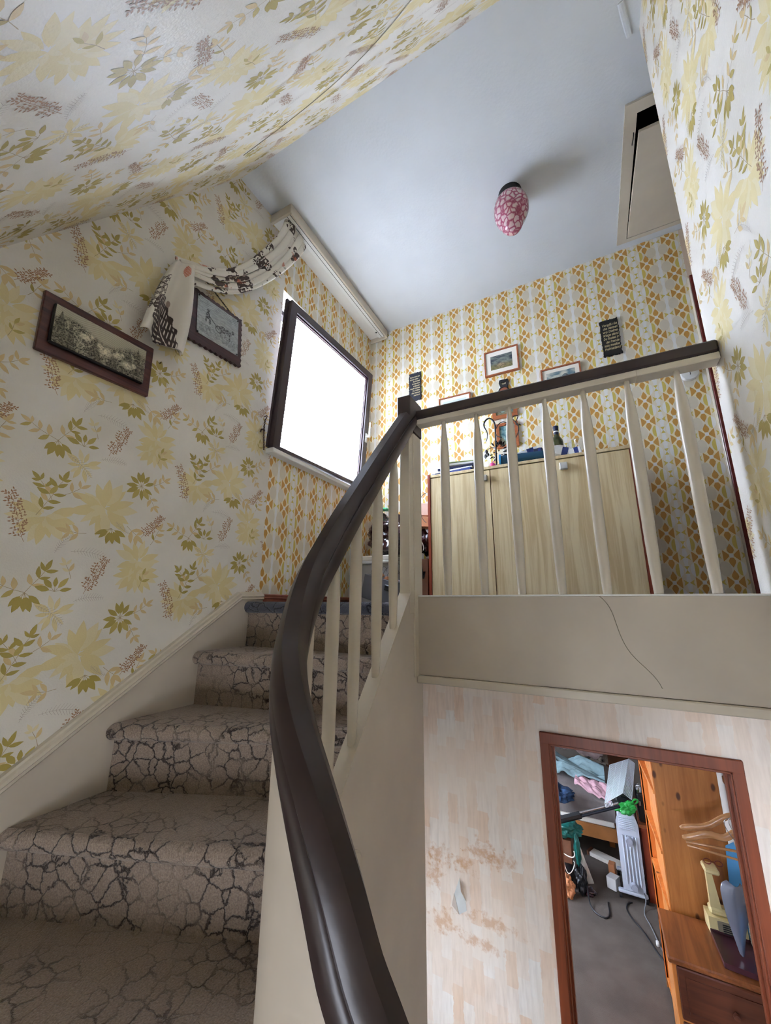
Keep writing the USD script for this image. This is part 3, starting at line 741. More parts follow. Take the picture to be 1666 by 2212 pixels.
# bent panel that closes the turn up to the handrail
ang_ = np.radians(np.linspace(13, 93, 44)); pz = np.array([float(zs_t(math.degrees(t))) for t in ang_]) + E - 0.03
ring_ = lambda r: np.c_[CX - r * np.cos(ang_), CY - r * np.sin(ang_)]
ro, ri = ring_(RR + 0.021), ring_(RR - 0.021); n = len(ang_)
V = np.vstack([np.c_[ro, pz], np.c_[ri, pz], np.c_[ro, 0 * pz], np.c_[ri, 0 * pz]]); F = []
for i in range(n - 1):
    for a, b, c, d in ((i, i + 1, n + i + 1, n + i), (i, 2 * n + i, 2 * n + i + 1, i + 1), (n + i, n + i + 1, 3 * n + i + 1, 3 * n + i), (2 * n + i, 3 * n + i, 3 * n + i + 1, 2 * n + i + 1)): F += [(a, b, c), (a, c, d)]
F += [(0, n, 3 * n), (0, 3 * n, 2 * n), (n - 1, 4 * n - 1, 2 * n - 1), (n - 1, 3 * n - 1, 4 * n - 1)]
bp_ = trimesh.Trimesh(V, np.array(F), process=False); trimesh.repair.fix_normals(bp_)
obj('bent_panel', bp_, MATS['cream_wall'], wst, smooth=30)
# blank cover plate low on the stairwell wall
cp = thing('blank_cover_plate', 'round cream blank cover plate low on the curved stairwell wall', 'cover plate', (-0.5985, 1.02, E - 0.78))
# pixel-free placement: on the well face
plate = lathe([(0.0, -0.0), (0.046, 0.0), (0.046, 0.005), (0.040, 0.009), (0.0, 0.011)], (0, 0, 0), 32)
plate = place(plate, (-0.599, 0.970, E - 0.642), (0, 1, 0), (0, 0, 1), (1, 0, 0))
obj('plate', plate, MATS['cream_gloss'], cp, smooth=30)
obj('screw', place(lathe([(0, 0.010), (0.004, 0.010), (0.003, 0.0125), (0, 0.0128)], (0, 0, 0), 10), (-0.599, 0.970, E - 0.642), (0, 1, 0), (0, 0, 1), (1, 0, 0)), MATS['cream_gloss'], cp, smooth=30)

# ------------------------------------------------------------------ staircase: carpeted winders
st = thing('staircase', 'carpeted winding staircase in brown veined carpet beside the floral wall', 'stairs', (-1.1, 0.9, E - 1.5))
RISE = 0.2114
nos = [((-1.537, 1.42), (-0.63, 1.44)), ((-1.537, 1.163), (-0.63, 1.388)), ((-1.537, 0.858), (-0.63, 1.262)), ((-1.532, 0.613), (-0.63, 0.972)), ((-1.50, 0.14), (-0.63, 0.73)), ((-1.15, -0.35), (-0.55, 0.58)), ((-0.55, -0.6), (-0.40, 0.50))]


def nosing_mesh(L, Rr, z, r=0.027, deep=0.05):
    """Rounded carpet nosing from L to R at height z (top)."""
    L, Rr = np.array([*L, z]), np.array([*Rr, z]); n = 46
    pts = L + (Rr - L) * np.linspace(0, 1, n)[:, None]
    d = (Rr - L) / np.linalg.norm(Rr - L); back = np.cross([0, 0, 1], d)
    prof = []
    for a in np.linspace(90, 270, 13): prof.append((r * math.cos(math.radians(a)), r * math.sin(math.radians(a)) - r))
    prof = [(deep, 0.0)] + prof + [(deep, -2 * r)]
    wob = 0.0022 * (meshkit.fbm(pts * 30, 2, 5) - 0.5)
    v = np.array([p + back * (x + r) + np.array([0, 0, y + w]) + back * w for p, w in zip(pts, wob) for x, y in prof])
    m = len(prof); f = []
    for i in range(n - 1):
        for j in range(m - 1):
            a, b, c, e = i * m + j, i * m + j + 1, (i + 1) * m + j + 1, (i + 1) * m + j
            f += [(a, b, c), (a, c, e)]
    for base in (0, (n - 1) * m):
        for j in range(1, m - 1): f.append((base, base + j, base + j + 1))
    mm = trimesh.Trimesh(v, np.array(f), process=False); trimesh.repair.fix_normals(mm); return mm


def off(L, Rr, d):
    L, Rr = np.array(L, float), np.array(Rr, float); t = (Rr - L) / np.linalg.norm(Rr - L); nb = np.array([-t[1], t[0]]); return L + nb * d, Rr + nb * d


for k, (L, Rr) in enumerate(nos):
    z = LAND - RISE * k
    m_ = MATS['landing_carpet'] if k == 0 else MATS['stair_carpet']
    obj('nosing', nosing_mesh(L, Rr, z + 0.003), m_, st, smooth=40, label='blue grey carpet nosing' if k == 0 else None)
    if k:
        a, b = off(*nos[k], 0.02); c, d = off(*nos[k - 1], 0.045)
        poly = Polygon([a, b, (b[0] + 0.0, max(b[1], d[1])) if False else d, c])
        obj('tread', extr(poly.buffer(0), 0.05, (0, 0, z - 0.047), (1, 0, 0), (0, 1, 0), (0, 0, 1)), MATS['stair_carpet_worn'], st)
    a, b = off(L, Rr, 0.030); c, d = off(L, Rr, 0.05)
    obj('riser', extr(Polygon([a, b, d, c]), RISE, (0, 0, z - RISE - 0.006), (1, 0, 0), (0, 1, 0), (0, 0, 1)), MATS['stair_carpet'], st)

# ------------------------------------------------------------------ banister
ra = thing('banister', 'dark brown banister rail with cream newel post and turned cream balusters', 'banister', (-0.1, 1.41, E + 0.03))
DR, CG = MATS['dark_rail'], MATS['cream_gloss']
obj('newel_post', [box(-0.642, -0.598, 1.335, 1.44, E - 0.03, E + 0.70, 0.003), box(-0.602, -0.594, 1.37, 1.445, E - 0.25, E + 0.70, 0.002)], CG, ra)
obj('newel_cap', box(-0.650, -0.590, 1.325, 1.45, E + 0.70, E + 0.855, 0.004), DR, ra, label='dark brown newel top')
obj('landing_handrail', box(-0.60, XR - 0.002, 1.382, 1.442, E + 0.766, E + 0.808, 0.006), DR, ra, label='dark brown straight handrail')
obj('under_rail', [box(-0.60, XR - 0.002, 1.388, 1.436, E + 0.744, E + 0.767, 0.002), box(0.20, XR - 0.002, 1.386, 1.438, E + 0.742, E + 0.765, 0.002)], CG, ra)
pp = PL.copy(); pp[:, 2] += E
pp = np.vstack([[-0.62, 1.40, E + 0.795], pp])
w2, hh = 0.034, 0.040
prof = [(-w2, -hh * 0.55), (-w2 * 0.8, -hh), (w2 * 0.8, -hh), (w2, -hh * 0.55), (w2, -hh * 0.1), (w2 * 0.86, hh * 0.05), (w2, hh * 0.25), (w2 * 0.85, hh * 0.7), (w2 * 0.45, hh), (-w2 * 0.45, hh), (-w2 * 0.85, hh * 0.7), (-w2, hh * 0.25), (-w2 * 0.86, hh * 0.05), (-w2, -hh * 0.1)]
rp = smooth_path(pp, 140)
obj('stair_handrail', sweep(prof, rp), DR, ra, smooth=40, label='curved dark brown handrail sweeping down the stairs')


def baluster(p, z0, z1):
    L = z1 - z0
    pr_ = [(0.0, 0), (0.0125, 0.0), (0.0135, 0.05), (0.0165, 0.22), (0.0178, 0.5), (0.0185, 0.74), (0.0165, 0.84), (0.0115, 0.92), (0.0085, 0.97), (0.0080, 1.0), (0, 1.0)]
    cs2 = PchipInterpolator([b for a, b in pr_[1:-1]], [a for a, b in pr_[1:-1]])
    zz = np.linspace(0, 1, 26)
    return lathe([(float(cs2(t)), t * L) for t in zz], (p[0], p[1], z0), 16)


for x in (-0.477, -0.341, -0.214, -0.088, 0.040, 0.173, 0.310):
    obj('baluster', baluster((x, 1.413), E + 0.036, E + 0.748), CG, ra, smooth=True)
for y in (1.238, 1.119, 0.990, 0.880):
    z = float(zs_y(y)); obj('baluster', baluster((-0.62, y), E + z - DZ - 0.004, E + z - 0.03), CG, ra, smooth=True)

# ------------------------------------------------------------------ landing window: brown sash standing open, sill, handle
w1 = thing('window_1', None, None, (XL, 1.5, E + 0.85), kind='structure')
SB = MATS['sash_brown']


def ring(x0, x1, y0, y1, wd, depth, O, U, V, N, b=0):
    return extr(sbox(x0, y0, x1, y1).difference(sbox(x0 + wd, y0 + wd, x1 - wd, y1 - wd)), depth, O, U, V, N)


obj('fixed_frame', ring(1.535, 2.40, E + 0.865, E + 1.972, 0.03, 0.05, (XL - 0.185, 0, 0), (0, 1, 0), (0, 0, 1), (1, 0, 0)), SB, w1)
PHI, TAU = 0.05, 0.069
su = np.array([math.sin(PHI), math.cos(PHI), 0]); sn0 = np.array([math.cos(PHI), -math.sin(PHI), 0])
svv = np.array([0, 0, 1]) * math.cos(TAU) + sn0 * math.sin(TAU); sw = sn0 * math.cos(TAU) - np.array([0, 0, 1]) * math.sin(TAU)
so = np.array([-1.514, 1.501, E + 0.865])
sash = obj('sash', [extr(sbox(0, 0, 0.918, 0.954).difference(sbox(0.052, 0.016, 0.866, 0.902)), 0.045, so - sw * 0.045, su, svv, sw), ring(-0.012, 0.93, 0.004, 0.966, 0.03, 0.016, so - sw * 0.047, su, svv, sw)], SB, w1)
obj('glazing_bead', ring(0.050, 0.868, 0.012, 0.904, 0.010, 0.016, so - sw * 0.03, su, svv, sw), MATS['tray_brown'], w1)
obj('gasket', ring(0.058, 0.860, 0.020, 0.896, 0.006, 0.008, so - sw * 0.032, su, svv, sw), MATS['white_plastic'], w1)
pv = np.array([so + su * a + svv * b - sw * 0.033 for a, b in ((0.055, 0.016), (0.863, 0.016), (0.863, 0.899), (0.055, 0.899))])
obj('pane', trimesh.Trimesh(pv, [[0, 1, 2], [0, 2, 3]], process=False), MATS['pane_glass'], w1)
hd = lambda a, b, c: so + su * a + svv * b + sw * c
Rm = np.column_stack([su, svv, sw])
obj('handle', [obox(hd(0.893, 0.40, 0.004), (0.026, 0.075, 0.008), Rm, 0.003), cyl(hd(0.893, 0.41, 0.0), hd(0.893, 0.41, 0.032), 0.008), obox(hd(0.893, 0.462, 0.034), (0.018, 0.125, 0.012), Rm, 0.004)], MATS['white_plastic'], w1, label='white lever handle')
obj('window_sill', box(XL - 0.16, XL + 0.058, 1.498, 2.655, E + 0.836, E + 0.863, 0.004), MATS['white_gloss'], w1)

# short brass chain with a hook beside the window
ch = thing('window_chain', 'short tarnished chain with hook hanging left of the window', 'chain', (XL + 0.01, 1.47, E + 0.85))


def chain(pts, n, r=0.0016, L=0.007):
    q = smooth_path(pts, n); out = []
    for i in range(n - 1):
        a, b = q[i], q[i + 1]; d = b - a; l = np.linalg.norm(d); d /= l
        s = np.cross(d, [1, 0, 0] if i % 2 else [0.2, 0.6, 0.5]); s /= np.linalg.norm(s)
        ang = np.linspace(0, 2 * math.pi, 11)
        loop = np.array([(a + b) / 2 + d * math.cos(t) * l * 0.68 + s * math.sin(t) * L * 0.42 for t in ang])
        out.append(tube(loop, r, 5))
    return out


obj('chain_link', chain([(XL + 0.012, 1.470, E + 1.035), (XL + 0.012, 1.462, E + 0.96), (XL + 0.012, 1.468, E + 0.90), (XL + 0.012, 1.474, E + 0.845)], 20, 0.0017, 0.011), MATS['chain_brass'], ch, kind='stuff')
obj('wall_hook', tube(smooth_path([(XL + 0.001, 1.468, E + 1.045), (XL + 0.02, 1.468, E + 1.047), (XL + 0.02, 1.466, E + 1.03)], 12), 0.0025, 6), MATS['chain_brass'], ch)
obj('hook', tube(smooth_path([(XL + 0.012, 1.468, E + 0.955), (XL + 0.016, 1.44, E + 0.952), (XL + 0.016, 1.435, E + 0.935)], 12), 0.004, 6), MATS['chain_brass'], ch)

# ------------------------------------------------------------------ curtain pelmet and the curtain swept aside
pe = thing('curtain_pelmet', 'cream boxed curtain rail with two tracks along the ceiling above the window', 'curtain rail', (XL, 1.38, E + 2.32))
obj('fascia', box(-1.412, -1.396, 1.38, 2.655, H - 0.072, H - 0.001, 0.003), MATS['cream_gloss'], pe)
obj('end_cap', box(XL + 0.001, -1.396, 1.372, 1.388, H - 0.070, H - 0.001, 0.003), MATS['cream_gloss'], pe)
obj('end_cap', box(XL + 0.001, -1.402, 2.64, 2.656, H - 0.082, H - 0.001, 0.003), MATS['cream_gloss'], pe)
obj('cover_board', box(XL + 0.001, -1.41, 1.385, 2.645, H - 0.045, H - 0.035), MATS['white_gloss'], pe)
tk = obj('track', box(-1.475, -1.412, 1.385, 2.64, H - 0.058, H - 0.044, 0.002), MATS['white_plastic'], pe)
obj('groove', box(-1.447, -1.444, 1.39, 2.635, H - 0.0588, H - 0.0575), MATS['black_plastic'], tk)
obj('groove', box(-1.4215, -1.4185, 1.39, 2.635, H - 0.0588, H - 0.0575), MATS['black_plastic'], tk)
obj('stop', cyl((-1.46, 2.56, H - 0.0575), (-1.46, 2.56, H - 0.063), 0.006, 12), MATS['black_plastic'], tk)

cu = thing('curtain', 'white curtain with brown leaf print swept sideways over a wall hook', 'curtain', (-1.5, 1.2, E + 1.8))
CUP = smooth_path([(-1.475, 1.50, E + 2.335), (-1.475, 1.475, E + 2.25), (-1.48, 1.385, E + 2.04), (-1.49, 1.225, E + 1.775), (-1.50, 1.05, E + 1.595), (-1.505, 0.92, E + 1.525), (-1.51, 0.84, E + 1.49)], 60)
pth, tt, ss, nn = frames(CUP, (1, 0, 0))
for k in range(5):
    o = (k - 2) * 0.034; wgt = np.interp(np.linspace(0, 1, 60), [0, 0.2, 0.7, 1], [1.15, 0.95, 0.66, 0.55])
    wob = 0.008 * np.sin(np.linspace(0, 5 + k, 60) + k)
    c_ = pth + ss * (o * wgt + wob * 0.6)[:, None] + np.array([1, 0, 0]) * (0.010 * (k % 2) - 0.004)
    c_[:, 0] += 0.012 * np.cos(np.linspace(0, 4, 60) * (1 + 0.3 * k))
    obj('fold', sweep(circ(0.021, 12, 0.015), c_, (1, 0, 0), scale=wgt * (1.0 + 0.08 * np.sin(np.linspace(0, 9, 60) + 2 * k))), MATS['curtain_cloth'], cu, smooth=True)


def hang_fn(off_):
    def f(u, v):
        ytop, ybot0, ybot1 = 0.835, 0.705, 0.905
        y = (1 - v) * (0.785 + 0.115 * u) + v * (ybot0 + (ybot1 - ybot0) * u)
        y = y + 0.025 * np.sin(v * 3.0) * (u - 0.3)
        z = E + 1.485 - 0.43 * v + 0.05 * (u - 0.3) * (1 - v) + 0.02 * u * v + 0.015 * np.sin(6 * u) * v - 0.07 * np.clip(0.25 - u, 0, 1) * (1 - v) * 2
        x = -1.490 + 0.030 * np.sin(u * 9.0 + 0.8) * (0.45 + 0.55 * v) + 0.02 * np.sin(math.pi * u) * (1 - v) + off_
        return np.c_[x, y, z]
    return f


uu, vv, _ = grid(150, 150)
CREAM, BROWN, ORNG = (np.array(lin(c)) for c in ((218, 211, 198), (58, 44, 42), (196, 92, 60)))


def curtain_print(u, v):
    c = np.tile(CREAM, (len(u), 1)) * (0.94 + 0.06 * meshkit.fbm(np.c_[u * 8, v * 8, 0 * u], 3, 2))[:, None]
    w = meshkit.fbm(np.c_[u * 6, v * 6, 0 * u], 3, 5) - 0.5
    lx, ly = u - 0.40, v - 0.82; ax = lx * 0.75 + ly * 0.66; ay = -lx * 0.66 + ly * 0.75
    inside = (ax / 0.40) ** 2 + (ay / 0.20 + 0.1 * np.sin(ax * 40)) ** 2 < 1
    ph = (ax + np.abs(ay) * 0.9) * 15.0
    slit = (np.abs((ph % 1) - 0.5) < 0.17) & (np.abs(ay) > 0.03) & (np.abs(ay) < 0.16) & ((np.abs(ay) * 22 + np.floor(ph)) % 1.7 > 0.45)
    mid = np.abs(ay) < 0.006
    c[inside & ~slit & ~mid] = BROWN
    edge = (u < 0.22 + 0.10 * w) & (v < 0.72) & (v > 0.22)
    spots = (np.hypot((u * 9) % 1 - 0.5, (v * 12 + np.floor(u * 9) * 0.5) % 1 - 0.5) < 0.27) | (np.abs((v * 30 + 6 * w + u * 10) % 1 - 0.5) < 0.16)
    c[edge & ~spots] = BROWN * 1.3
    c[(np.hypot((u - 0.62) / 0.10, (v - 0.10) / 0.07) + 1.5 * np.abs(w) < 1) & (np.abs((u * 40 + v * 30) % 1 - 0.5) < 0.34)] = ORNG
    c[np.hypot((u - 0.42) / 0.05, (v - 0.55) / 0.04) < 1] = lin((150, 130, 116))
    return c


cc_ = curtain_print(uu, vv)
obj('hanging_end', slab_grid(150, 150, hang_fn(0.0), hang_fn(-0.004)), MATS['printed'], cu, smooth=True, color=np.vstack([cc_, cc_]))
obj('under_fold', slab_grid(30, 30, lambda u, v: hang_fn(-0.022)(0.45 + 0.62 * u, v * 0.98), lambda u, v: hang_fn(-0.026)(0.45 + 0.62 * u, v * 0.98)), MATS['curtain_cloth'], cu, smooth=True)

# ------------------------------------------------------------------ pictures on the left wall
def relief(nu, nv, W, Hh, kind):
    u, v, f = grid(nu, nv); x, y = u * W, v * Hh
    p = np.c_[x * 60, y * 60, 0 * x]; h = 0.5 * meshkit.fbm(p, 4, 3)
    sky_ = np.clip((v - 0.62 - 0.12 * np.sin(u * 9)) * 8, 0, 1)
    if kind == 'forest':
        tree = np.zeros_like(u)
        for cx, wd, hg in ((0.06, 0.10, 0.9), (0.16, 0.07, 0.75), (0.42, 0.08, 0.62), (0.62, 0.07, 0.6), (0.80, 0.09, 0.8), (0.90, 0.09, 0.95), (0.97, 0.06, 0.7)):
            tree = np.maximum(tree, ((np.abs(u - cx) < wd * (1 - v / hg)) & (v < hg)) * (0.45 + 0.55 * meshkit.noise(np.c_[u * 70, v * 26, 0 * u], 9)))
        an = np.zeros_like(u)
        for cx, cy, rx, ry in ((0.30, 0.50, 0.07, 0.10), (0.37, 0.58, 0.03, 0.07), (0.52, 0.36, 0.09, 0.14), (0.46, 0.45, 0.04, 0.09), (0.66, 0.42, 0.07, 0.11), (0.72, 0.50, 0.03, 0.07), (0.78, 0.27, 0.08, 0.13), (0.86, 0.34, 0.035, 0.08)):
            an = np.maximum(an, np.clip(1 - ((u - cx) / rx) ** 2 - ((v - cy) / ry) ** 2, 0, 1) ** 0.5)
        lines = 1 - np.abs(2 * meshkit.fbm(np.c_[u * 46 + 3 * h, v * 24, 0 * u], 3, 12) - 1) * 3.2
        lines2 = 1 - np.abs(2 * meshkit.fbm(np.c_[u * 90, v * 40, 0 * u], 2, 15) - 1) * 3.0
        lit = np.clip(lines, 0, 1) * 0.6 + np.clip(lines2, 0, 1) * 0.4
        hgt = 0.6 * lit * (1 - 0.8 * sky_) * (1 - 0.6 * an) + 0.35 * tree + 0.8 * an + 0.12 * sky_
        shade = np.clip(0.04 + lit * 0.85 * (1 - 0.62 * tree), 0.02, 1)
        shade = shade * (1 - an) + an * np.clip(0.25 + 0.5 * an + 0.35 * lines, 0.05, 1)
        shade = shade * (1 - sky_ * (tree < 0.1)) + sky_ * (tree < 0.1) * (0.62 + 0.2 * np.sin(v * 60 + 5 * np.sin(u * 9)) ** 8 * -1)
        shade = np.clip(shade, 0.02, 1)
        col = np.outer(shade, lin((226, 218, 190)))
    else:
        base = 0.62 + 0.5 * (meshkit.fbm(np.c_[u * 14, v * 34, 0 * u], 3, 4) - 0.5)
        ink = np.zeros_like(u)
        for cx, cy, rx, ry in ((0.24, 0.72, 0.035, 0.035), (0.24, 0.60, 0.045, 0.10), (0.20, 0.46, 0.02, 0.09), (0.29, 0.46, 0.02, 0.09), (0.60, 0.46, 0.10, 0.09), (0.74, 0.46, 0.09, 0.08), (0.86, 0.55, 0.035, 0.06), (0.55, 0.34, 0.015, 0.08), (0.66, 0.33, 0.015, 0.08), (0.78, 0.33, 0.015, 0.08)):
            ink = np.maximum(ink, (((u - cx) / rx) ** 2 + ((v - cy) / ry) ** 2 < 1) * (0.35 + 0.65 * (meshkit.noise(np.c_[u * 60, v * 60, 0 * u], 2) > 0.5)))
        wheel = np.abs(np.hypot((u - 0.5) / 1.0, (v - 0.40) / 1.15) - 0.07) < 0.012
        plough = np.abs(v - 0.62 + (u - 0.25) * 0.9) < 0.016
        ink = np.maximum(ink, (wheel | (plough & (u > 0.25) & (u < 0.5))) * 0.9)
        ink = np.maximum(ink, ((v > 0.09) & (v < 0.32) & (np.abs((v * 30 + 0.25 * np.sin(u * 40)) % 1 - 0.5) < 0.2) & (u > 0.06) & (meshkit.noise(np.c_[u * 40, v * 30, 0 * u], 6) > 0.35)) * 0.75)
        ink = np.maximum(ink, ((v > 0.78) & (np.abs((v * 22 + 0.6 * np.sin(u * 11)) % 1 - 0.5) < 0.15)) * 0.4)
        hgt = h * 0.4 + 0.4 * ink; shade = np.clip(base * (1 - 0.85 * ink), 0.03, 1); col = np.outer(shade, lin((206, 212, 208)))
    return x, y, hgt, f, col


def tilted(cy_, cz_, deg):
    a = math.radians(deg); return np.array([0, math.cos(a), math.sin(a)]), np.array([0, -math.sin(a), math.cos(a)])


pa = thing('relief_picture', 'long dark wooden wall plaque with pewter relief of animals in a forest', 'wall plaque', (XL, 0.625, E + 0.93))
U_, V_ = tilted(0, 0, 2.2); O_ = np.array([XL, 0.625, E + 0.934]) - U_ * 0.187 - V_ * 0.111
obj('backboard', place(box(0, 0.376, 0, 0.222, 0.002, 0.020, 0.003), O_, U_, V_, (1, 0, 0)), MATS['mahogany'], pa)
O2 = np.array([XL, 0.622, E + 0.933]) - U_ * 0.157 - V_ * 0.074
obj('relief_backing', place(box(0, 0.314, 0, 0.148, 0.020, 0.036, 0.003), O2, U_, V_, (1, 0, 0)), MATS['black_iron'], pa)
x_, y_, h_, f_, c_ = relief(220, 110, 0.306, 0.142, 'forest')
obj('relief_plate', trimesh.Trimesh(np.array(O2 + U_ * 0.004 + V_ * 0.003) + x_[:, None] * U_ + y_[:, None] * V_ + (0.0365 + 0.006 * h_)[:, None] * np.array([1.0, 0, 0]), f_, process=False), MATS['pewter'], pa, color=c_, smooth=True)

pb = thing('ploughman_plaque', 'dark scalloped wooden plaque with pale etched ploughman scene beside the curtain', 'wall plaque', (XL, 1.085, E + 1.36))
U_, V_ = tilted(0, 0, 5.0); W_, H_ = 0.315, 0.275; O_ = np.array([XL, 1.085, E + 1.355]) - U_ * W_ / 2 - V_ * H_ / 2
edge = []
for s in np.linspace(0, 1, 120, endpoint=False):
    per = s * 2 * (W_ + H_); w_ = 0.0035 * math.sin(per * 2 * math.pi / 0.030)
    if per < W_: edge.append((per, w_))
    elif per < W_ + H_: edge.append((W_ - w_, per - W_))
    elif per < 2 * W_ + H_: edge.append((W_ - (per - W_ - H_), H_ - w_))
    else: edge.append((w_, H_ - (per - 2 * W_ - H_)))
obj('backboard', extr(Polygon(edge).buffer(0), 0.018, O_ + np.array([0.002, 0, 0]), U_, V_, (1, 0, 0)), MATS['dark_board'], pb)
x_, y_, h_, f_, c_ = relief(150, 120, 0.245, 0.205, 'plough')
Oe = O_ + U_ * 0.045 + V_ * 0.05
obj('etched_plate', trimesh.Trimesh(Oe + x_[:, None] * U_ + y_[:, None] * V_ + (0.0225 + 0.0008 * h_)[:, None] * np.array([1.0, 0, 0]), f_, process=False), MATS['pewter'], pb, color=c_, smooth=True)
for a, b in ((0.006, 0.006), (0.239, 0.006), (0.239, 0.199), (0.006, 0.199)):
    q = Oe + U_ * a + V_ * b; obj('nail', cyl(q + np.array([0.0225, 0, 0]), q + np.array([0.0255, 0, 0]), 0.004, 10), MATS['black_iron'], pb)
obj('hanging_chain', chain([(XL + 0.012, 1.01, E + 1.565), (XL + 0.010, 1.09, E + 1.535), (XL + 0.014, 1.165, E + 1.500)], 17, 0.0012, 0.009), MATS['black_iron'], pb, kind='stuff')

# ------------------------------------------------------------------ ceiling lamp, loft hatch
la = thing('ceiling_lamp', 'pink mottled glass strawberry shaped ceiling lamp on black base', 'lamp', (-0.197, 1.93, H))
obj('lamp_base', lathe([(0.0, H - 0.040), (0.052, H - 0.040), (0.060, H - 0.030), (0.064, H - 0.004), (0.066, H)], (-0.197, 1.93, 0), 32), MATS['black_plastic'], la, smooth=40)
pr_ = [(0.0, -0.275), (0.022, -0.272), (0.042, -0.262), (0.056, -0.243), (0.062, -0.226), (0.073, -0.208), (0.086, -0.180), (0.096, -0.145), (0.099, -0.11), (0.092, -0.072), (0.076, -0.045), (0.060, -0.032), (0.05, -0.03)]
lz = PchipInterpolator([i for i in range(len(pr_))], [b for a, b in pr_]); lr = PchipInterpolator([i for i in range(len(pr_))], [a for a, b in pr_])
ii = np.linspace(0, len(pr_) - 1, 60)
sh = lathe([(max(float(lr(i)), 0.0), H - 0.006 + float(lz(i))) for i in ii], (0, 0, 0), 64)
v = np.array(sh.vertices); ang = np.arctan2(v[:, 1], v[:, 0]); dz_ = v[:, 2] - (H - 0.22)
bumpy = 1 + 0.05 * np.cos(4 * ang + 0.6) * np.exp(-((dz_) / 0.05) ** 2) + 0.03 * (meshkit.noise(v * 30, 4) - 0.5)
v[:, :2] *= bumpy[:, None]; v[:, :2] += [-0.197, 1.93]
obj('lamp_shade', trimesh.Trimesh(v, sh.faces, process=False), MATS['mottled_glass'], la, smooth=True)
for a in (200, 320, 80):
    q = np.array([-0.197 + 0.062 * math.cos(math.radians(a)), 1.93 + 0.062 * math.sin(math.radians(a)), H - 0.032]); obj('screw', trimesh.creation.icosphere(2, 0.005).apply_translation(q), MATS['chrome'], la, smooth=True)

ha = thing('loft_hatch', 'beige loft hatch hanging slightly open in the ceiling corner', 'hatch', (0.73, 2.2, H))
obj('hatch_frame', extr(sbox(0.383, 1.757, 1.08, 2.607).difference(sbox(0.437, 1.812, 1.03, 2.578)), 0.014, (0, 0, H - 0.0135), (1, 0, 0), (0, 1, 0), (0, 0, 1)), MATS['cream_gloss'], ha)
aa = math.atan2(0.062, 0.72)
hp = box(0.441, 1.026, 0, 0.715, -0.009, 0.009, 0.002)
obj('hatch_panel', place(hp, (0, 2.575, H - 0.004), (1, 0, 0), (0, -math.cos(aa), -math.sin(aa)), (0, -math.sin(aa), math.cos(aa))), MATS['cream_gloss'], ha)
obj('catch_hook', tube(smooth_path([(0.428, 1.90, H - 0.013), (0.426, 1.905, H - 0.03), (0.422, 1.93, H - 0.038), (0.424, 1.95, H - 0.028)], 14), 0.0025, 6), MATS['black_iron'], ha)
obj('loft_dark_box', [box(0.42, 0.432, 1.80, 2.59, H, H + 0.3), box(1.03, 1.042, 1.80, 2.59, H, H + 0.3), box(0.42, 1.042, 1.795, 1.81, H, H + 0.3), box(0.42, 1.042, 2.58, 2.595, H, H + 0.3), box(0.42, 1.042, 1.795, 2.595, H + 0.3, H + 0.31)], MATS['dark_hole'], ha)  # darkness of the loft put into the colour of this closed box

# ------------------------------------------------------------------ back wall: pictures, sayings, bottle opener, cover
def art(W, Hh, kind, O, seed):
    nu, nv = 90, 60; u, v, f = grid(nu, nv); n1 = meshkit.fbm(np.c_[u * 5, v * 7, 0 * u], 4, seed); n2 = meshkit.fbm(np.c_[u * 18, v * 18, 0 * u], 3, seed + 3)
    mixc = lambda a, b, t: np.asarray(a)[None] * (1 - t[:, None]) + np.asarray(b)[None] * t[:, None]
    if kind == 'meadow':
        c = mixc(lin((52, 60, 74)), lin((128, 138, 128)), np.clip((n1 - 0.3) * 2.2, 0, 1)); low = np.clip((0.45 - v) * 5, 0, 1); c = c * (1 - low[:, None]) + mixc(lin((74, 74, 48)), lin((150, 140, 92)), n2) * low[:, None]
        blob = np.exp(-((u - 0.5) / 0.2) ** 2 - ((v - 0.27) / 0.14) ** 2); c = c * (1 - blob[:, None] * 0.8) + mixc(lin((86, 60, 48)), lin((196, 168, 130)), np.clip(n2 * 1.8 - 0.4, 0, 1)) * blob[:, None] * 0.8
    elif kind == 'mountain':
        c = mixc(lin((96, 124, 136)), lin((208, 206, 190)), np.clip((n1 - 0.28) * 2.2, 0, 1)); ridge = 0.45 + 0.35 * np.abs(np.sin(u * 7.3)) * (u > 0.55) + 0.15 * np.abs(np.sin(u * 9)) * (u <= 0.55)
        m = (v < ridge)[:, None]; c = np.where(m, mixc(lin((40, 50, 58)), lin((122, 132, 136)), np.clip(n2 * 1.6 - 0.3, 0, 1)), c)
    elif kind == 'hills':
        c = mixc(lin((168, 196, 200)), lin((222, 222, 206)), n1); m = (v < 0.72 + 0.12 * np.sin(u * 8) + 0.1 * (n2 - 0.5))[:, None]; c = np.where(m, mixc(lin((52, 96, 52)), lin((132, 170, 110)), n2), c)
    else:
        c = mixc(lin((44, 92, 104)), lin((150, 178, 170)), np.clip((n1 - 0.3) * 2.4, 0, 1)); m = (v < 0.3 + 0.1 * np.sin(u * 12))[:, None]; c = np.where(m, mixc(lin((40, 60, 50)), lin((150, 140, 110)), n2), c)
    O = np.asarray(O, float)
    return trimesh.Trimesh(O + u[:, None] * np.array([W, 0, 0]) + v[:, None] * np.array([0, 0, Hh]), f, process=False), c


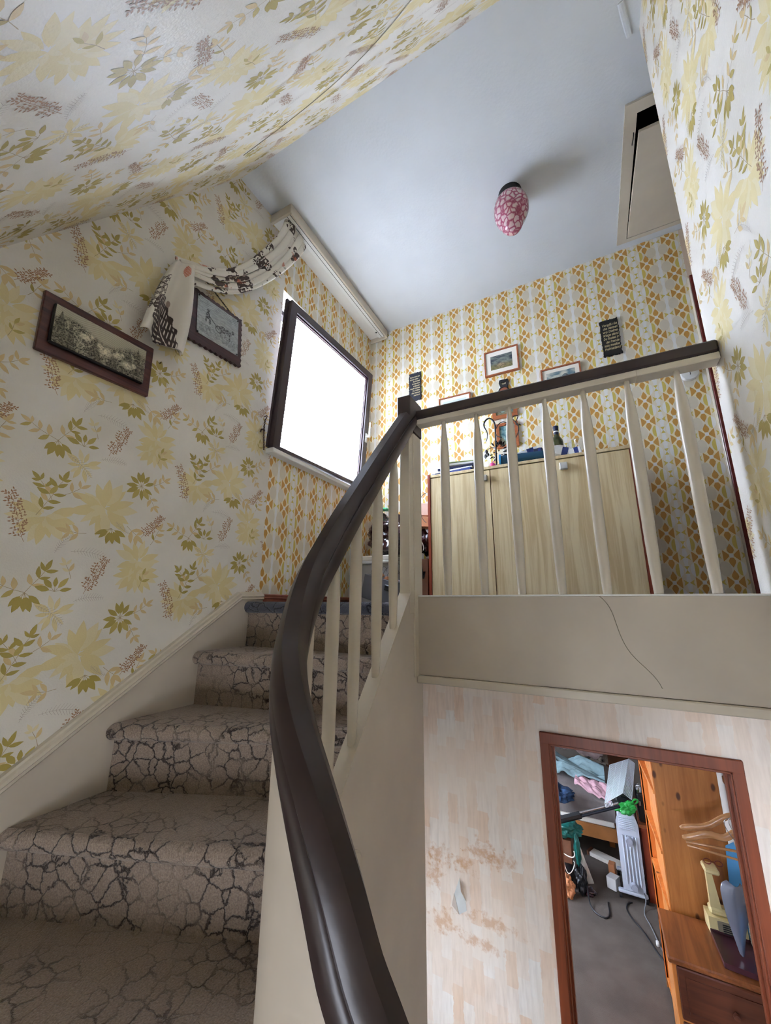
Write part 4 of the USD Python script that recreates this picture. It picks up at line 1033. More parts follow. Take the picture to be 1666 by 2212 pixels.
def picture(name, label, x0, x1, z0, z1, fw_, mw, kind, seed, group=None, depth=0.02):
    t = thing(name, label, 'picture', ((x0 + x1) / 2, YB, E + (z0 + z1) / 2), group='framed pictures on the back wall')
    y0 = YB - depth
    fr = []
    for a in (extr(Polygon([(x0, z0), (x1, z0), (x1 - fw_, z0 + fw_), (x0 + fw_, z0 + fw_)]), depth, (0, YB, E), (1, 0, 0), (0, 0, 1), (0, -1, 0)), extr(Polygon([(x0, z1), (x1, z1), (x1 - fw_, z1 - fw_), (x0 + fw_, z1 - fw_)]), depth, (0, YB, E), (1, 0, 0), (0, 0, 1), (0, -1, 0)),
              extr(Polygon([(x0, z0), (x0, z1), (x0 + fw_, z1 - fw_), (x0 + fw_, z0 + fw_)]), depth, (0, YB, E), (1, 0, 0), (0, 0, 1), (0, -1, 0)), extr(Polygon([(x1, z0), (x1, z1), (x1 - fw_, z1 - fw_), (x1 - fw_, z0 + fw_)]), depth, (0, YB, E), (1, 0, 0), (0, 0, 1), (0, -1, 0))):
        fr.append(a)
    obj('frame', fr, MATS['frame_wood'], t)
    obj('mount', box(x0 + fw_ * 0.8, x1 - fw_ * 0.8, y0 + 0.008, y0 + 0.012, E + z0 + fw_ * 0.8, E + z1 - fw_ * 0.8), MATS['mat_paper'], t)
    ax0, ax1, az0, az1 = x0 + fw_ + mw, x1 - fw_ - mw, z0 + fw_ + mw, z1 - fw_ - mw
    m, c = art(ax1 - ax0, az1 - az0, kind, (ax0, y0 + 0.0075, E + az0), seed)
    obj('print', m, MATS['printed'], t, color=c)
    return t


picture('framed_picture', 'highest framed print, an animal in a dark meadow with wide white mount', -0.557, -0.307, 1.684, 1.892, 0.010, 0.036, 'meadow', 11)
picture('framed_picture', 'framed mountain print with dark peaks and white mount, half behind the handrail', -0.170, 0.082, 1.42, 1.626, 0.010, 0.026, 'mountain', 21)
picture('framed_picture', 'framed green hills print left of the others just above the handrail', -0.930, -0.676, 1.39, 1.597, 0.009, 0.024, 'hills', 31)
picture('framed_picture', 'small wide wooden framed blue print seen just below the handrail', -0.520, -0.346, 1.325, 1.465, 0.026, 0.0, 'lake', 41)
picture('framed_picture', 'upright wooden framed print with pale blue scene above the shoe cabinet', -0.500, -0.350, 1.095, 1.284, 0.022, 0.0, 'lake', 51)


def saying(name, label, x0, x1, z0, z1, lines, board, ink, hgt, slant, cord):
    t = thing(name, label, 'wall plaque', ((x0 + x1) / 2, YB, E + (z0 + z1) / 2), group='black sayings on the back wall')
    W, Hh = x1 - x0, z1 - z0; R = random.Random(len(label)); pts = []
    for k in range(24): pts.append((x0 + W * k / 24, z0 + R.uniform(-0.004, 0.004)))
    for k in range(40): pts.append((x1 + R.uniform(-0.0035, 0.0035), z0 + Hh * k / 40))
    for k in range(24): pts.append((x1 - W * k / 24, z1 + R.uniform(-0.004, 0.004)))
    for k in range(40): pts.append((x0 + R.uniform(-0.0035, 0.0035), z1 - Hh * k / 40))
    obj('board', extr(Polygon(pts).buffer(0), 0.010, (0, YB - 0.002, E), (1, 0, 0), (0, 0, 1), (0, -1, 0)), board, t)
    txt = []
    top = z1 - 0.030 - hgt
    for k, (line, ind) in enumerate(lines):
        m = meshkit.text_mesh(line, hgt, 0.0008, bold=True); b = m.bounds; wd = b[1][0] - b[0][0]
        want = min(W - 0.018 - ind, wd); s = want / wd
        txt.append(place(m, (x0 + 0.010 + ind, YB - 0.0122, E + top - k * (Hh - 0.062) / len(lines) - (0 if slant == 0 else 0)), (s, 0, slant), (0.15, 0, 1), (0, -1, 0)))
    obj('lettering', txt, ink, t)
    obj('hanging_loop', tube(smooth_path(cord, 16), 0.0012, 5), MATS['chain_brass'], t)


saying('saying_plaque', 'dark blue ragged edged wall plaque with a pale script saying left of the pictures', -1.190, -1.085, 1.645, 1.898,
       [('Doch wenn dir', 0.0), ('noch das', 0.0), ('Schicksal', 0.026), ('zu wandern', 0.016), ('erlaubt', 0.028), ('vergiß niemals', 0.0), ('Du Lieber', 0.022), ('die Heimat', 0.012), ('zurück', 0.03)], MATS['dark_slate'], MATS['gold_letters'], 0.0125, 0.0,
       [(-1.145, YB - 0.004, E + 1.896), (-1.137, YB - 0.004, E + 1.912), (-1.129, YB - 0.004, E + 1.896)])
saying('saying_plaque', 'black wall plaque with bold cream German saying below the ceiling hatch', 0.224, 0.330, 1.612, 1.880,
       [('Vergiß nie', 0.0), ('die Heimat', 0.004), ('wo Deine', 0.0), ('Wiege stand', 0.0), ('Du findest in', 0.0), ('der Fremde', 0.012), ('kein zweites', 0.0), ('Heimatland', 0.0)], MATS['black_plastic'], MATS['gold_letters'], 0.0165, 0.0,
       [(0.262, YB - 0.004, E + 1.878), (0.268, YB - 0.004, E + 1.893), (0.274, YB - 0.004, E + 1.878)])

bo = thing('bottle_opener', 'iron bottle opener with round copper medallion hanging on the back wall', 'bottle opener', (-0.428, YB - 0.01, E + 1.58))
q0 = Polygon([(-0.020, 0.028), (0.020, 0.028), (0.030, 0.062), (0.026, 0.080), (-0.026, 0.080), (-0.030, 0.062)]).buffer(0.006)
obj('opener_head', extr(q0.difference(Polygon([(-0.014, 0.045), (0.014, 0.045), (0.018, 0.068), (0.0, 0.062), (-0.018, 0.068)])), 0.010, (-0.426, YB - 0.002, E + 1.548), (1, 0, 0), (0, 0, 1), (0, -1, 0)), MATS['black_iron'], bo)
obj('medallion_rim', extr(Polygon(circ(0.038, 32)).difference(Polygon(circ(0.031, 32))), 0.012, (-0.430, YB - 0.002, E + 1.540), (1, 0, 0), (0, 0, 1), (0, -1, 0)), MATS['black_iron'], bo)
obj('medallion', place(lathe([(0, 0), (0.033, 0), (0.031, 0.007), (0, 0.010)], (0, 0, 0), 28), (-0.430, YB - 0.003, E + 1.540), (1, 0, 0), (0, 0, 1), (0, -1, 0)), MATS['copper'], bo, smooth=40)
obj('handle', extr(sbox(-0.012, -0.11, 0.012, -0.036), 0.008, (-0.430, YB - 0.002, E + 1.540), (1, 0, 0), (0, 0, 1), (0, -1, 0)), MATS['black_iron'], bo)

jb = thing('junction_cover', 'round white junction cover with twisted wires at the right of the back wall', 'junction cover', (0.645, YB, E + 1.37))
obj('cover', place(lathe([(0, 0), (0.047, 0), (0.047, 0.012), (0.042, 0.018), (0, 0.019)], (0, 0, 0), 32), (0.645, YB - 0.001, E + 1.368), (1, 0, 0), (0, 0, 1), (0, -1, 0)), MATS['white_plastic'], jb, smooth=40)
for k, a in enumerate((60, 130, 265)):
    obj('wire', tube(smooth_path([(0.645, YB - 0.02, E + 1.368), (0.645 + 0.008 * math.cos(math.radians(a)), YB - 0.028, E + 1.368 + 0.009 * math.sin(math.radians(a))), (0.645 + 0.018 * math.cos(math.radians(a)), YB - 0.024, E + 1.368 + 0.018 * math.sin(math.radians(a)))], 10), 0.0016, 5), MATS['cable_black'], jb)

# ------------------------------------------------------------------ shoe cabinet on the landing and what stands on it
CBY, CT = 2.30, E + 0.842
cb = thing('shoe_cabinet', 'pale birch effect cabinet with red brown sides behind the banister', 'cabinet', (-0.3, 2.46, LAND))
obj('side_panel', box(-0.896, -0.879, CBY - 0.012, YB - 0.02, LAND, CT + 0.004, 0.001), MATS['side_board'], cb, label='red brown side panel')
obj('side_panel', box(0.246, 0.262, CBY - 0.004, YB - 0.02, LAND, CT - 0.02, 0.001), MATS['side_board'], cb, label='red brown side panel')
obj('carcass', box(-0.879, 0.246, CBY + 0.012, YB - 0.02, LAND, CT - 0.025), MATS['side_board'], cb)
obj('top_board', box(-0.879, 0.262, CBY - 0.008, YB - 0.02, CT - 0.018, CT, 0.001), MATS['birch'], cb)
dl = obj('door', box(-0.877, -0.489, CBY - 0.006, CBY + 0.012, LAND + 0.03, CT - 0.024, 0.001), MATS['birch'], cb)
dr = obj('door', box(-0.484, 0.246, CBY - 0.006, CBY + 0.012, LAND + 0.03, CT - 0.024, 0.001), MATS['birch'], cb)
obj('handle', box(-0.538, -0.503, CBY - 0.030, CBY - 0.006, E + 0.748, E + 0.785, 0.003), MATS['knob_silver'], dl)
obj('handle', box(-0.094, -0.054, CBY - 0.030, CBY - 0.006, E + 0.752, E + 0.792, 0.003), MATS['knob_silver'], dr)
obj('plinth', box(-0.879, 0.246, CBY + 0.02, CBY + 0.04, LAND, LAND + 0.03), MATS['black_plastic'], cb)

pm = thing('magazine_stack', 'low stack of papers and magazines on the left end of the cabinet', 'magazines', (-0.72, 2.40, CT))
zz = CT + 0.001
for k, (mm_, h_) in enumerate((('blue_box', 0.022), ('paper_white', 0.010), ('navy', 0.016), ('wire_grey', 0.008), ('paper_white', 0.014), ('green_cover', 0.008))):
    obj('magazine', obox((-0.735 + 0.01 * k, 2.42, zz + h_ / 2), (0.28 - 0.02 * k, 0.19, h_ * 0.96), rotz(4 * k - 8), 0.001), MATS[mm_], pm); zz += h_
obj('pouch', obox((-0.595, 2.39, CT + 0.035), (0.07, 0.10, 0.07), rotz(12), 0.015), MATS['burgundy_gloss'], pm)

hk = thing('iron_ornament', 'black iron shepherd hook ornament with dark leaf bunch on the cabinet', 'ornament', (-0.467, 2.42, CT))
obj('base', lathe([(0, 0), (0.03, 0), (0.03, 0.006), (0.0, 0.01)], (-0.467, 2.42, CT), 20), MATS['black_iron'], hk, smooth=40)
hp_ = smooth_path([(-0.467, 2.42, CT), (-0.466, 2.42, E + 1.0), (-0.462, 2.42, E + 1.14), (-0.474, 2.42, E + 1.205), (-0.500, 2.42, E + 1.226), (-0.527, 2.42, E + 1.21), (-0.534, 2.42, E + 1.175), (-0.520, 2.42, E + 1.14), (-0.516, 2.42, E + 1.10), (-0.526, 2.42, E + 1.065)], 60)
obj('hook_stem', tube(hp_, 0.0055, 8, scale=np.interp(np.linspace(0, 1, 60), [0, 0.75, 1], [1, 1, 0.3])), MATS['black_iron'], hk, smooth=True)
obj('tendril', tube(smooth_path([(-0.462, 2.42, E + 1.13), (-0.44, 2.415, E + 1.165), (-0.405, 2.41, E + 1.175), (-0.385, 2.41, E + 1.16), (-0.40, 2.41, E + 1.15)], 30), 0.003, 6), MATS['black_iron'], hk, smooth=True)
obj('tendril', tube(smooth_path([(-0.464, 2.42, E + 1.12), (-0.45, 2.415, E + 1.085), (-0.42, 2.41, E + 1.07)], 20), 0.003, 6), MATS['black_iron'], hk, smooth=True)
obj('tendril', tube(smooth_path([(-0.345, 2.41, E + 0.90), (-0.33, 2.41, E + 1.06), (-0.325, 2.41, E + 1.15), (-0.345, 2.41, E + 1.195), (-0.315, 2.41, E + 1.20), (-0.322, 2.41, E + 1.17), (-0.30, 2.41, E + 1.13)], 40), 0.003, 6), MATS['black_iron'], hk, smooth=True)
R = random.Random(5)
for k in range(34):
    a, b = R.uniform(0, 360), R.uniform(-60, 80); d = np.array([math.cos(math.radians(a)) * math.cos(math.radians(b)), math.sin(math.radians(a)) * math.cos(math.radians(b)), math.sin(math.radians(b))])
    c = np.array([-0.456, 2.44, E + 0.985]) + d * np.array([0.034, 0.03, 0.05]); s = np.cross(d, [0.1, 0.3, 1]); s /= np.linalg.norm(s); L = R.uniform(0.025, 0.042); nrm = np.cross(d, s)
    q = np.array([c, c + d * L * 0.5 + s * L * 0.22, c + d * L, c + d * L * 0.5 - s * L * 0.22, c + d * L * 0.5 + nrm * 0.006, c + d * L * 0.5 - nrm * 0.004])
    obj('leaf', trimesh.convex.convex_hull(q), MATS['black_iron'], hk)
for k, (a, b) in enumerate(((-0.528, 0.99), (-0.52, 0.97), (-0.535, 0.96))):
    c = np.array([a, 2.415, E + b]); obj('leaf', trimesh.convex.convex_hull(c + np.array([(0, 0, 0.018), (0.012, 0.003, 0), (-0.012, 0.003, 0), (0, 0, -0.02), (0, -0.005, 0)])), MATS['black_iron'], hk)
obj('stalk', tube(smooth_path([(-0.466, 2.42, E + 1.005), (-0.50, 2.418, E + 1.012), (-0.528, 2.415, E + 0.992)], 14), 0.002, 5), MATS['black_iron'], hk)

ym = thing('rolled_mat', 'dark teal rolled mat with bright blue end lying on the cabinet', 'rolled mat', (-0.28, 2.43, CT))
a_ = np.linspace(0, 6.2 * math.pi, 120); sp = np.c_[(0.006 + 0.0018 * a_) * np.cos(a_), (0.006 + 0.0018 * a_) * np.sin(a_)]
roll_p = np.vstack([sp, (sp * ((np.linalg.norm(sp, axis=1) - 0.0042) / np.linalg.norm(sp, axis=1))[:, None])[::-1]])
obj('roll', extr(Polygon(roll_p).buffer(0), 0.285, (-0.425, 2.362, CT + 0.0455), (0.1, -0.995, 0), (0, 0, 1), (0.995, 0.1, 0)), MATS['teal_mat'], ym)
obj('roll_end', extr(Polygon(circ(0.044, 28)).difference(Polygon(circ(0.026, 28))).union(Polygon(circ(0.016, 20)).difference(Polygon(circ(0.008, 16)))), 0.010, (-0.436, 2.361, CT + 0.0455), (0.1, -0.995, 0), (0, 0, 1), (0.995, 0.1, 0)), MATS['blue_foam'], ym, label='bright blue foam end')
tag_ = thing('pink_ball', 'small bright pink ball beside the blue mat end', 'ball', (-0.475, 2.385, CT + 0.02)); obj('ball', trimesh.creation.icosphere(3, 0.019).apply_translation((-0.478, 2.345, CT + 0.020)), MATS['pink'], tag_, smooth=True)
obj('stalk', cyl((-0.478, 2.345, CT + 0.036), (-0.474, 2.345, CT + 0.05), 0.003, 8), MATS['pink'], tag_)


def carton(label, c, size, ang, m_, m2, tilt=0):
    t = thing('medicine_box', label, 'box', (c[0], c[1], c[2] - size[2] / 2), group='small cartons on the cabinet'); Rr = rotz(ang) @ roty(tilt)
    obj('box_body', obox(c, size, Rr, 0.002), MATS[m_], t)
    obj('printed_band', obox(np.asarray(c) + Rr @ np.array([size[0] * 0.18, 0, 0]), (size[0] * 0.3, size[1] * 1.006, size[2] * 1.006), Rr), MATS[m2], t)


carton('white carton with blue stripe tilted on top of the teal mat', (-0.285, 2.49, CT + 0.108), (0.14, 0.05, 0.06), 6, 'white_box', 'blue_box', -14)
carton('small blue carton standing behind the teal mat, leftmost', (-0.325, 2.50, CT + 0.035), (0.05, 0.04, 0.07), 3, 'blue_box', 'navy')
carton('dark navy carton standing upright right of the tilted white one', (-0.215, 2.47, CT + 0.065), (0.052, 0.035, 0.13), -5, 'navy', 'blue_box')
carton('navy carton leaning right behind the fourth baluster', (-0.160, 2.47, CT + 0.062), (0.045, 0.03, 0.095), 8, 'navy', 'blue_box', -22)
carton('white and blue carton lying in front of the wine bottle', (-0.085, 2.38, CT + 0.052), (0.11, 0.05, 0.05), 12, 'white_box', 'blue_box', 16)
carton('flat blue carton lying right of the wine bottle', (-0.012, 2.385, CT + 0.036), (0.075, 0.05, 0.045), -8, 'white_box', 'blue_box', -8)
wb_ = thing('wine_bottle', 'dark wine bottle with navy capsule standing on the cabinet', 'bottle', (-0.105, 2.52, CT))
bpf = [(0, 0), (0.036, 0), (0.037, 0.02), (0.037, 0.165), (0.034, 0.185), (0.022, 0.205), (0.0145, 0.225), (0.0140, 0.265), (0.0155, 0.268), (0.0155, 0.278), (0, 0.278)]
obj('bottle_body', lathe(bpf, (-0.105, 2.52, CT), 28), MATS['bottle_glass'], wb_, smooth=40)
obj('label', lathe([(0.0375, 0.05), (0.0377, 0.05), (0.0377, 0.14), (0.0375, 0.14)], (-0.105, 2.52, CT), 28), MATS['paper_white'], wb_)
obj('capsule', lathe([(0.0150, 0.222), (0.0162, 0.224), (0.0152, 0.265), (0.0168, 0.268), (0.0168, 0.281), (0, 0.282)], (-0.105, 2.52, CT), 24), MATS['navy'], wb_, smooth=40)
obj('neck_band', lathe([(0.0162, 0.238), (0.0168, 0.238), (0.0168, 0.246), (0.0160, 0.246)], (-0.105, 2.52, CT), 24), MATS['paper_white'], wb_)
gc = thing('wrapped_goblet', 'crumpled clear film bag with a red ball in it beside the bottle', 'bag', (0.015, 2.47, CT))
sp_ = lathe([(0.0, 0.001), (0.030, 0.002), (0.040, 0.03), (0.044, 0.07), (0.048, 0.11), (0.058, 0.145), (0.050, 0.15)], (0, 0, 0), 30); v = np.array(sp_.vertices)
v[:, :2] *= (1 + 0.35 * (meshkit.noise(v * 55, 8)[:, None] - 0.5)); v += [0.020, 2.50, CT + 0.001]
obj('film', trimesh.Trimesh(v, sp_.faces, process=False), MATS['clear_film'], gc)
obj('red_ball', trimesh.creation.icosphere(3, 0.024).apply_translation((0.018, 2.49, CT + 0.03)), MATS['red'], gc, smooth=True)

# ------------------------------------------------------------------ clutter in the corner left of the cabinet
to = thing('storage_tote', 'grey plastic storage tote with lid standing in the corner behind the newel', 'storage box', (-1.28, 2.40, LAND))
obj('tote_body', trimesh.convex.convex_hull(np.array([(a * (1 if z else 0.93) - 1.275, 2.42 + b * (1 if z else 0.93), LAND + z) for a in (-0.125, 0.125) for b in (-0.14, 0.14) for z in (0, 0.265)])), MATS['tote_grey'], to)
obj('rim', box(-1.412, -1.14, 2.265, 2.57, LAND + 0.262, LAND + 0.282, 0.005), MATS['white_plastic'], to)
obj('lid', box(-1.400, -1.155, 2.275, 2.56, LAND + 0.284, LAND + 0.318, 0.008), MATS['mat_paper'], to)
obj('clip', box(-1.420, -1.402, 2.36, 2.44, LAND + 0.15, LAND + 0.185, 0.004), MATS['black_plastic'], to)
dg = thing('metal_crate', 'open grey drawer leaning in front of the tote with straw coloured scraps', 'drawer', (-1.2, 2.2, LAND))
Rd = rotz(-14) @ roty(14)
dc = np.array([-1.175, 2.205, LAND + 0.085])
for nm, o, s in (('front_panel', (0, -0.06, 0), (0.25, 0.010, 0.15)), ('back_panel', (0, 0.02, 0.01), (0.25, 0.008, 0.15)), ('side_panel', (-0.121, -0.02, 0), (0.008, 0.085, 0.15)), ('side_panel', (0.121, -0.02, 0), (0.008, 0.085, 0.15)), ('bottom_panel', (0, -0.02, -0.07), (0.25, 0.085, 0.008))):
    obj(nm, obox(dc + Rd @ np.array(o), s, Rd, 0.002), MATS['drawer_grey'], dg)
obj('handle', obox(dc + Rd @ np.array([0.09, -0.068, 0.03]), (0.045, 0.012, 0.035), Rd, 0.004), MATS['black_plastic'], dg)
wv = []
for k in range(7):
    a = dc + Rd @ np.array([-0.11 + 0.036 * k, -0.02, 0.078]); wv.append(tube(smooth_path([a, a + np.array([0.01, 0.0, 0.04]), a + np.array([0.035, 0.0, 0.06]), a + np.array([0.05, 0.01, 0.03])], 12), 0.0014, 5))
obj('wire_mesh', wv, MATS['wire_grey'], dg)
obj('scraps', [obox(dc + Rd @ np.array([-0.06 + 0.022 * k, -0.02 + 0.012 * (k % 2), 0.068 + 0.012 * ((k * 7) % 3)]), (0.03, 0.02, 0.012), rotz(37 * k) @ rotx(25 * k), 0.002) for k in range(8)], MATS['orange_card'], dg, kind='stuff')
bkk = thing('green_book', 'flat green covered booklet standing against the wall left of the tote', 'book', (-1.46, 2.3, LAND))
obj('cover', obox((-1.455, 2.40, LAND + 0.10), (0.13, 0.012, 0.19), rotx(-6), 0.001), MATS['green_cover'], bkk)
obj('title_block', obox((-1.49, 2.3915, LAND + 0.05), (0.03, 0.002, 0.03), rotx(-6)), MATS['black_plastic'], bkk)
bg = thing('glossy_bag', 'crumpled glossy burgundy plastic bag heaped on the tote', 'bag', (-1.2, 2.42, LAND + 0.32))


def lump(c, r, seed, rough=0.35, n=4, freq=9.0, sq=None):
    m = trimesh.creation.icosphere(n, 1.0); v = np.array(m.vertices); d = 1 + rough * (meshkit.fbm(v * 2.2 + seed, 3, seed) - 0.5) * 2 + 0.12 * np.abs(meshkit.noise(v * freq + seed, seed) - 0.5)
    v = v * d[:, None] * np.asarray(r)
    if sq is not None: v[:, 2] = np.maximum(v[:, 2], -sq)
    return trimesh.Trimesh(v + np.asarray(c), m.faces, process=False)


obj('bag_body', lump((-1.19, 2.42, LAND + 0.452), (0.185, 0.12, 0.15), 4, 0.5, 5, 6.0, 0.128), MATS['burgundy_gloss'], bg, smooth=60)
obj('bag_top', lump((-1.285, 2.40, LAND + 0.52), (0.09, 0.09, 0.10), 9, 0.5, 4, 8.0), MATS['burgundy_gloss'], bg, smooth=60)
bb2 = thing('burgundy_bag', 'second burgundy bag slumped between newel and cabinet side', 'bag', (-0.97, 2.45, LAND + 0.3))
obj('bag_body', lump((-0.968, 2.43, LAND + 0.405), (0.055, 0.10, 0.085), 14, 0.4, 4, 7.0, 0.09), MATS['burgundy_gloss'], bb2, smooth=60)
obj('strap', tube(smooth_path([(-1.03, 2.32, LAND + 0.40), (-0.99, 2.30, LAND + 0.43), (-0.95, 2.31, LAND + 0.39), (-0.95, 2.33, LAND + 0.34)], 20), 0.003, 6), MATS['white_plastic'], bb2)
gl = thing('green_clip_lid', 'light green clip lid lying on top of the glossy bag', 'lid', (-1.27, 2.36, LAND + 0.58))
obj('lid', obox((-1.265, 2.36, LAND + 0.655), (0.10, 0.07, 0.014), roty(8), 0.004), MATS['green_lid'], gl)
obj('buckle', [obox((-1.27 + s * 0.02, 2.322, LAND + 0.630), (0.007, 0.006, 0.05), roty(10), 0.002) for s in (-1, 1)] + [obox((-1.27, 2.322, LAND + s), (0.045, 0.006, 0.006), roty(8), 0.002) for s in (0.606, 0.654)], MATS['chrome'], gl)
oc = thing('orange_carton', 'orange brown carton with pale flap leaning behind the newel', 'carton', (-1.05, 2.5, LAND + 0.4))
obj('carton_body', obox((-1.06, 2.60, LAND + 0.60), (0.25, 0.07, 0.12), roty(8), 0.003), MATS['mat_paper'], oc)
obj('flap', obox((-1.15, 2.60, LAND + 0.695), (0.11, 0.07, 0.006), roty(24), 0.001), MATS['orange_card'], oc)
c2 = thing('pale_carton', 'pale pink carton lid with orange print beside the cabinet', 'carton', (-0.96, 2.5, LAND + 0.5))
obj('lid', obox((-0.965, 2.40, LAND + 0.622), (0.12, 0.10, 0.085), roty(6), 0.003), MATS['skin_card'], c2)
obj('print', obox((-0.965, 2.375, LAND + 0.535), (0.12, 0.09, 0.07), roty(8), 0.003), MATS['orange_card'], c2)
cc = thing('thin_cable', 'thin looped cable hanging beside the red brown cabinet side', 'cable', (-0.93, 2.3, LAND + 0.6))
obj('loop', tube(smooth_path([(-0.90, 2.28, LAND + 0.71), (-0.935, 2.28, LAND + 0.69), (-0.945, 2.28, LAND + 0.62), (-0.935, 2.28, LAND + 0.55), (-0.905, 2.28, LAND + 0.51)], 30), 0.002, 6), MATS['wire_grey'], cc)
b3 = thing('brown_paper_bag', 'pale brown bag with dark handles standing beside the cabinet', 'bag', (-0.96, 2.4, LAND))
obj('bag_body', trimesh.convex.convex_hull(np.array([(-0.965 + a * (1 if z else 0.9), 2.37 + b, LAND + z) for a in (-0.055, 0.055) for b in (-0.06, 0.08) for z in (0.0, 0.28)] + [(-0.965, 2.45, LAND + 0.30)])), MATS['box_card'], b3)
obj('handle', [tube(smooth_path([(-0.955, 2.305, LAND + 0.25), (-0.945, 2.295, LAND + 0.20), (-0.94, 2.30, LAND + 0.16), (-0.935, 2.305, LAND + 0.20)], 14), 0.006, 6)], MATS['black_plastic'], b3)

# ------------------------------------------------------------------ bedroom beyond the doorway (floor at z = 0)
DT = 0.83
dc_ = thing('dresser', 'brown wooden chest of drawers with overhanging top inside the bedroom doorway', 'chest of drawers', (0.45, 3.37, 0))
obj('body', box(0.18, 0.70, 3.185, 3.565, 0.0, 0.80, 0.003), MATS['pine_light'], dc_)
obj('top_board', box(0.163, 0.712, 3.150, 3.575, 0.80, DT, 0.007), MATS['oak_top'], dc_)
for k in range(3):
    z1 = 0.785 - 0.25 * k; z0 = z1 - 0.235
    dd = obj('drawer', [box(0.200, 0.685, 3.168, 3.19, z0, z1, 0.005), ], MATS['oak_front'], dc_)
    obj('panel_moulding', ring(0.235, 0.65, z0 + 0.035, z1 - 0.035, 0.012, 0.006, (0, 3.169, 0), (1, 0, 0), (0, 0, 1), (0, -1, 0)), MATS['oak_front'], dd)
    obj('knob', place(lathe([(0, 0), (0.008, 0), (0.007, 0.012), (0.017, 0.02), (0.013, 0.03), (0, 0.032)], (0, 0, 0), 20), (0.44, 3.168, (z0 + z1) / 2), (1, 0, 0), (0, 0, 1), (0, -1, 0)), MATS['oak_front'], dd, smooth=40)

wd = thing('pine_wardrobe', 'tall knotty pine wardrobe side with open corner shelves behind the dresser', 'wardrobe', (0.42, 3.9, 0))
obj('side_panel', box(0.243, 0.603, 3.60, 3.62, 0.0, 2.05, 0.002), MATS['pine'], wd)
obj('carcass', box(0.245, 0.602, 3.62, 4.20, 0.0, 2.05, 0.002), MATS['pine'], wd)
obj('end_board', box(0.236, 0.2435, 3.598, 4.21, 0.0, 2.05, 0.001), MATS['pine_light'], wd)
obj('back_board', box(0.196, 0.236, 4.20, 4.215, 0.0, 2.05, 0.001), MATS['pine_light'], wd)
for z in (0.82, 1.145, 1.50, 1.86, 0.45, 0.06):
    obj('corner_shelf', extr(Polygon([(0.196, 4.20), (0.237, 4.20), (0.237, 3.60), (0.228, 3.60)]), 0.018, (0, 0, z - 0.018), (1, 0, 0), (0, 1, 0), (0, 0, 1)), MATS['pine_light'], wd)
obj('corner_facing', extr(Polygon([(0.190, 4.20), (0.197, 4.21), (0.205, 4.20)]), 2.05, (0, 0, 0), (1, 0, 0), (0, 1, 0), (0, 0, 1)), MATS['pine_light'], wd)
obj('cup_hook', [tube(smooth_path([(0.545, 3.60, 1.72), (0.545, 3.565, 1.715), (0.545, 3.56, 1.735)], 10), 0.010, 8)], MATS['black_iron'], wd)

rl = thing('clothes_rod', 'slim pine clothes rod fixed to the wardrobe beside the door jamb', 'rod', (0.655, 3.3, 1.62))
obj('rod', cyl((0.655, 2.83, 1.62), (0.655, 3.70, 1.62), 0.010), MATS['pine_light'], rl)
obj('wall_bracket', box(0.645, 0.74, 3.66, 3.70, 1.60, 1.64, 0.004), MATS['pine_light'], rl)
HANG = [('highest wooden coat hanger of the bunch hanging by the wardrobe', 3.36, 1.405, 1.525, 0.017), ('second wooden coat hanger of the bunch, with pale rounded tip', 3.31, 1.378, 1.455, 0.0185),
        ('third wooden bar of the hanger bunch, thin and tilted down', 3.27, 1.372, 1.385, 0.007), ('lowest wooden bar of the hanger bunch, slanting most steeply', 3.24, 1.368, 1.348, 0.006)]
for k, (lab, y, zt, zn, th) in enumerate(HANG):
    t = thing('coat_hanger', lab, 'coat hanger', (0.655, y, zn), group='wooden coat hangers in the bedroom')
    if th > 0.01:
        left = smooth_path([(0.332, y, zt), (0.40, y, zt + 0.018), (0.48, y, zt + 0.045), (0.535, y, zn - 0.035), (0.58, y, zn - 0.006), (0.655, y, zn)], 40)
        obj('arm', sweep(circ(th, 14, 0.012), left, (0, 1, 0), scale=np.interp(np.linspace(0, 1, 40), [0, 0.04, 0.12, 1], [0.45, 0.85, 1, 1])), MATS['hanger_wood'], t, smooth=True)
        obj('arm', sweep(circ(th, 14, 0.012), smooth_path([(0.655, y, zn), (0.69, y, zn - 0.006), (0.735, y, zn - 0.03)], 12), (0, 1, 0)), MATS['hanger_wood'], t, smooth=True)
    else:
        obj('arm', sweep(circ(th, 10), np.linspace((0.345, y, zt), (0.735, y, zn + (zn - zt) * 0.25), 12), (0, 1, 0)), MATS['hanger_wood'], t, smooth=True)
    obj('hook', tube(smooth_path([(0.655, y, zn), (0.655, y, 1.585), (0.668, y, 1.60), (0.672, y, 1.62), (0.657, y, 1.634), (0.641, y, 1.622)], 24), 0.002, 6), MATS['chrome'], t)

# on the dresser
ty = thing('serving_tray', 'shiny dark brown tray on the right of the dresser top', 'tray', (0.56, 3.33, DT))
obj('tray', extr(Polygon([(0.437, 3.215), (0.70, 3.19), (0.70, 3.46), (0.428, 3.46)]).buffer(0.006), 0.014, (0, 0, DT + 0.001), (1, 0, 0), (0, 1, 0), (0, 0, 1)), MATS['tray_brown'], ty)
obj('rim', extr(Polygon([(0.437, 3.215), (0.70, 3.19), (0.70, 3.46), (0.428, 3.46)]).buffer(0.008).difference(Polygon([(0.437, 3.215), (0.70, 3.19), (0.70, 3.46), (0.428, 3.46)]).buffer(0.001)), 0.026, (0, 0, DT + 0.001), (1, 0, 0), (0, 1, 0), (0, 0, 1)), MATS['tray_brown'], ty)
bm = thing('beige_machine', 'beige plastic household appliance with vents on the dresser', 'appliance', (0.48, 3.53, DT))
BP = MATS['beige_plastic']
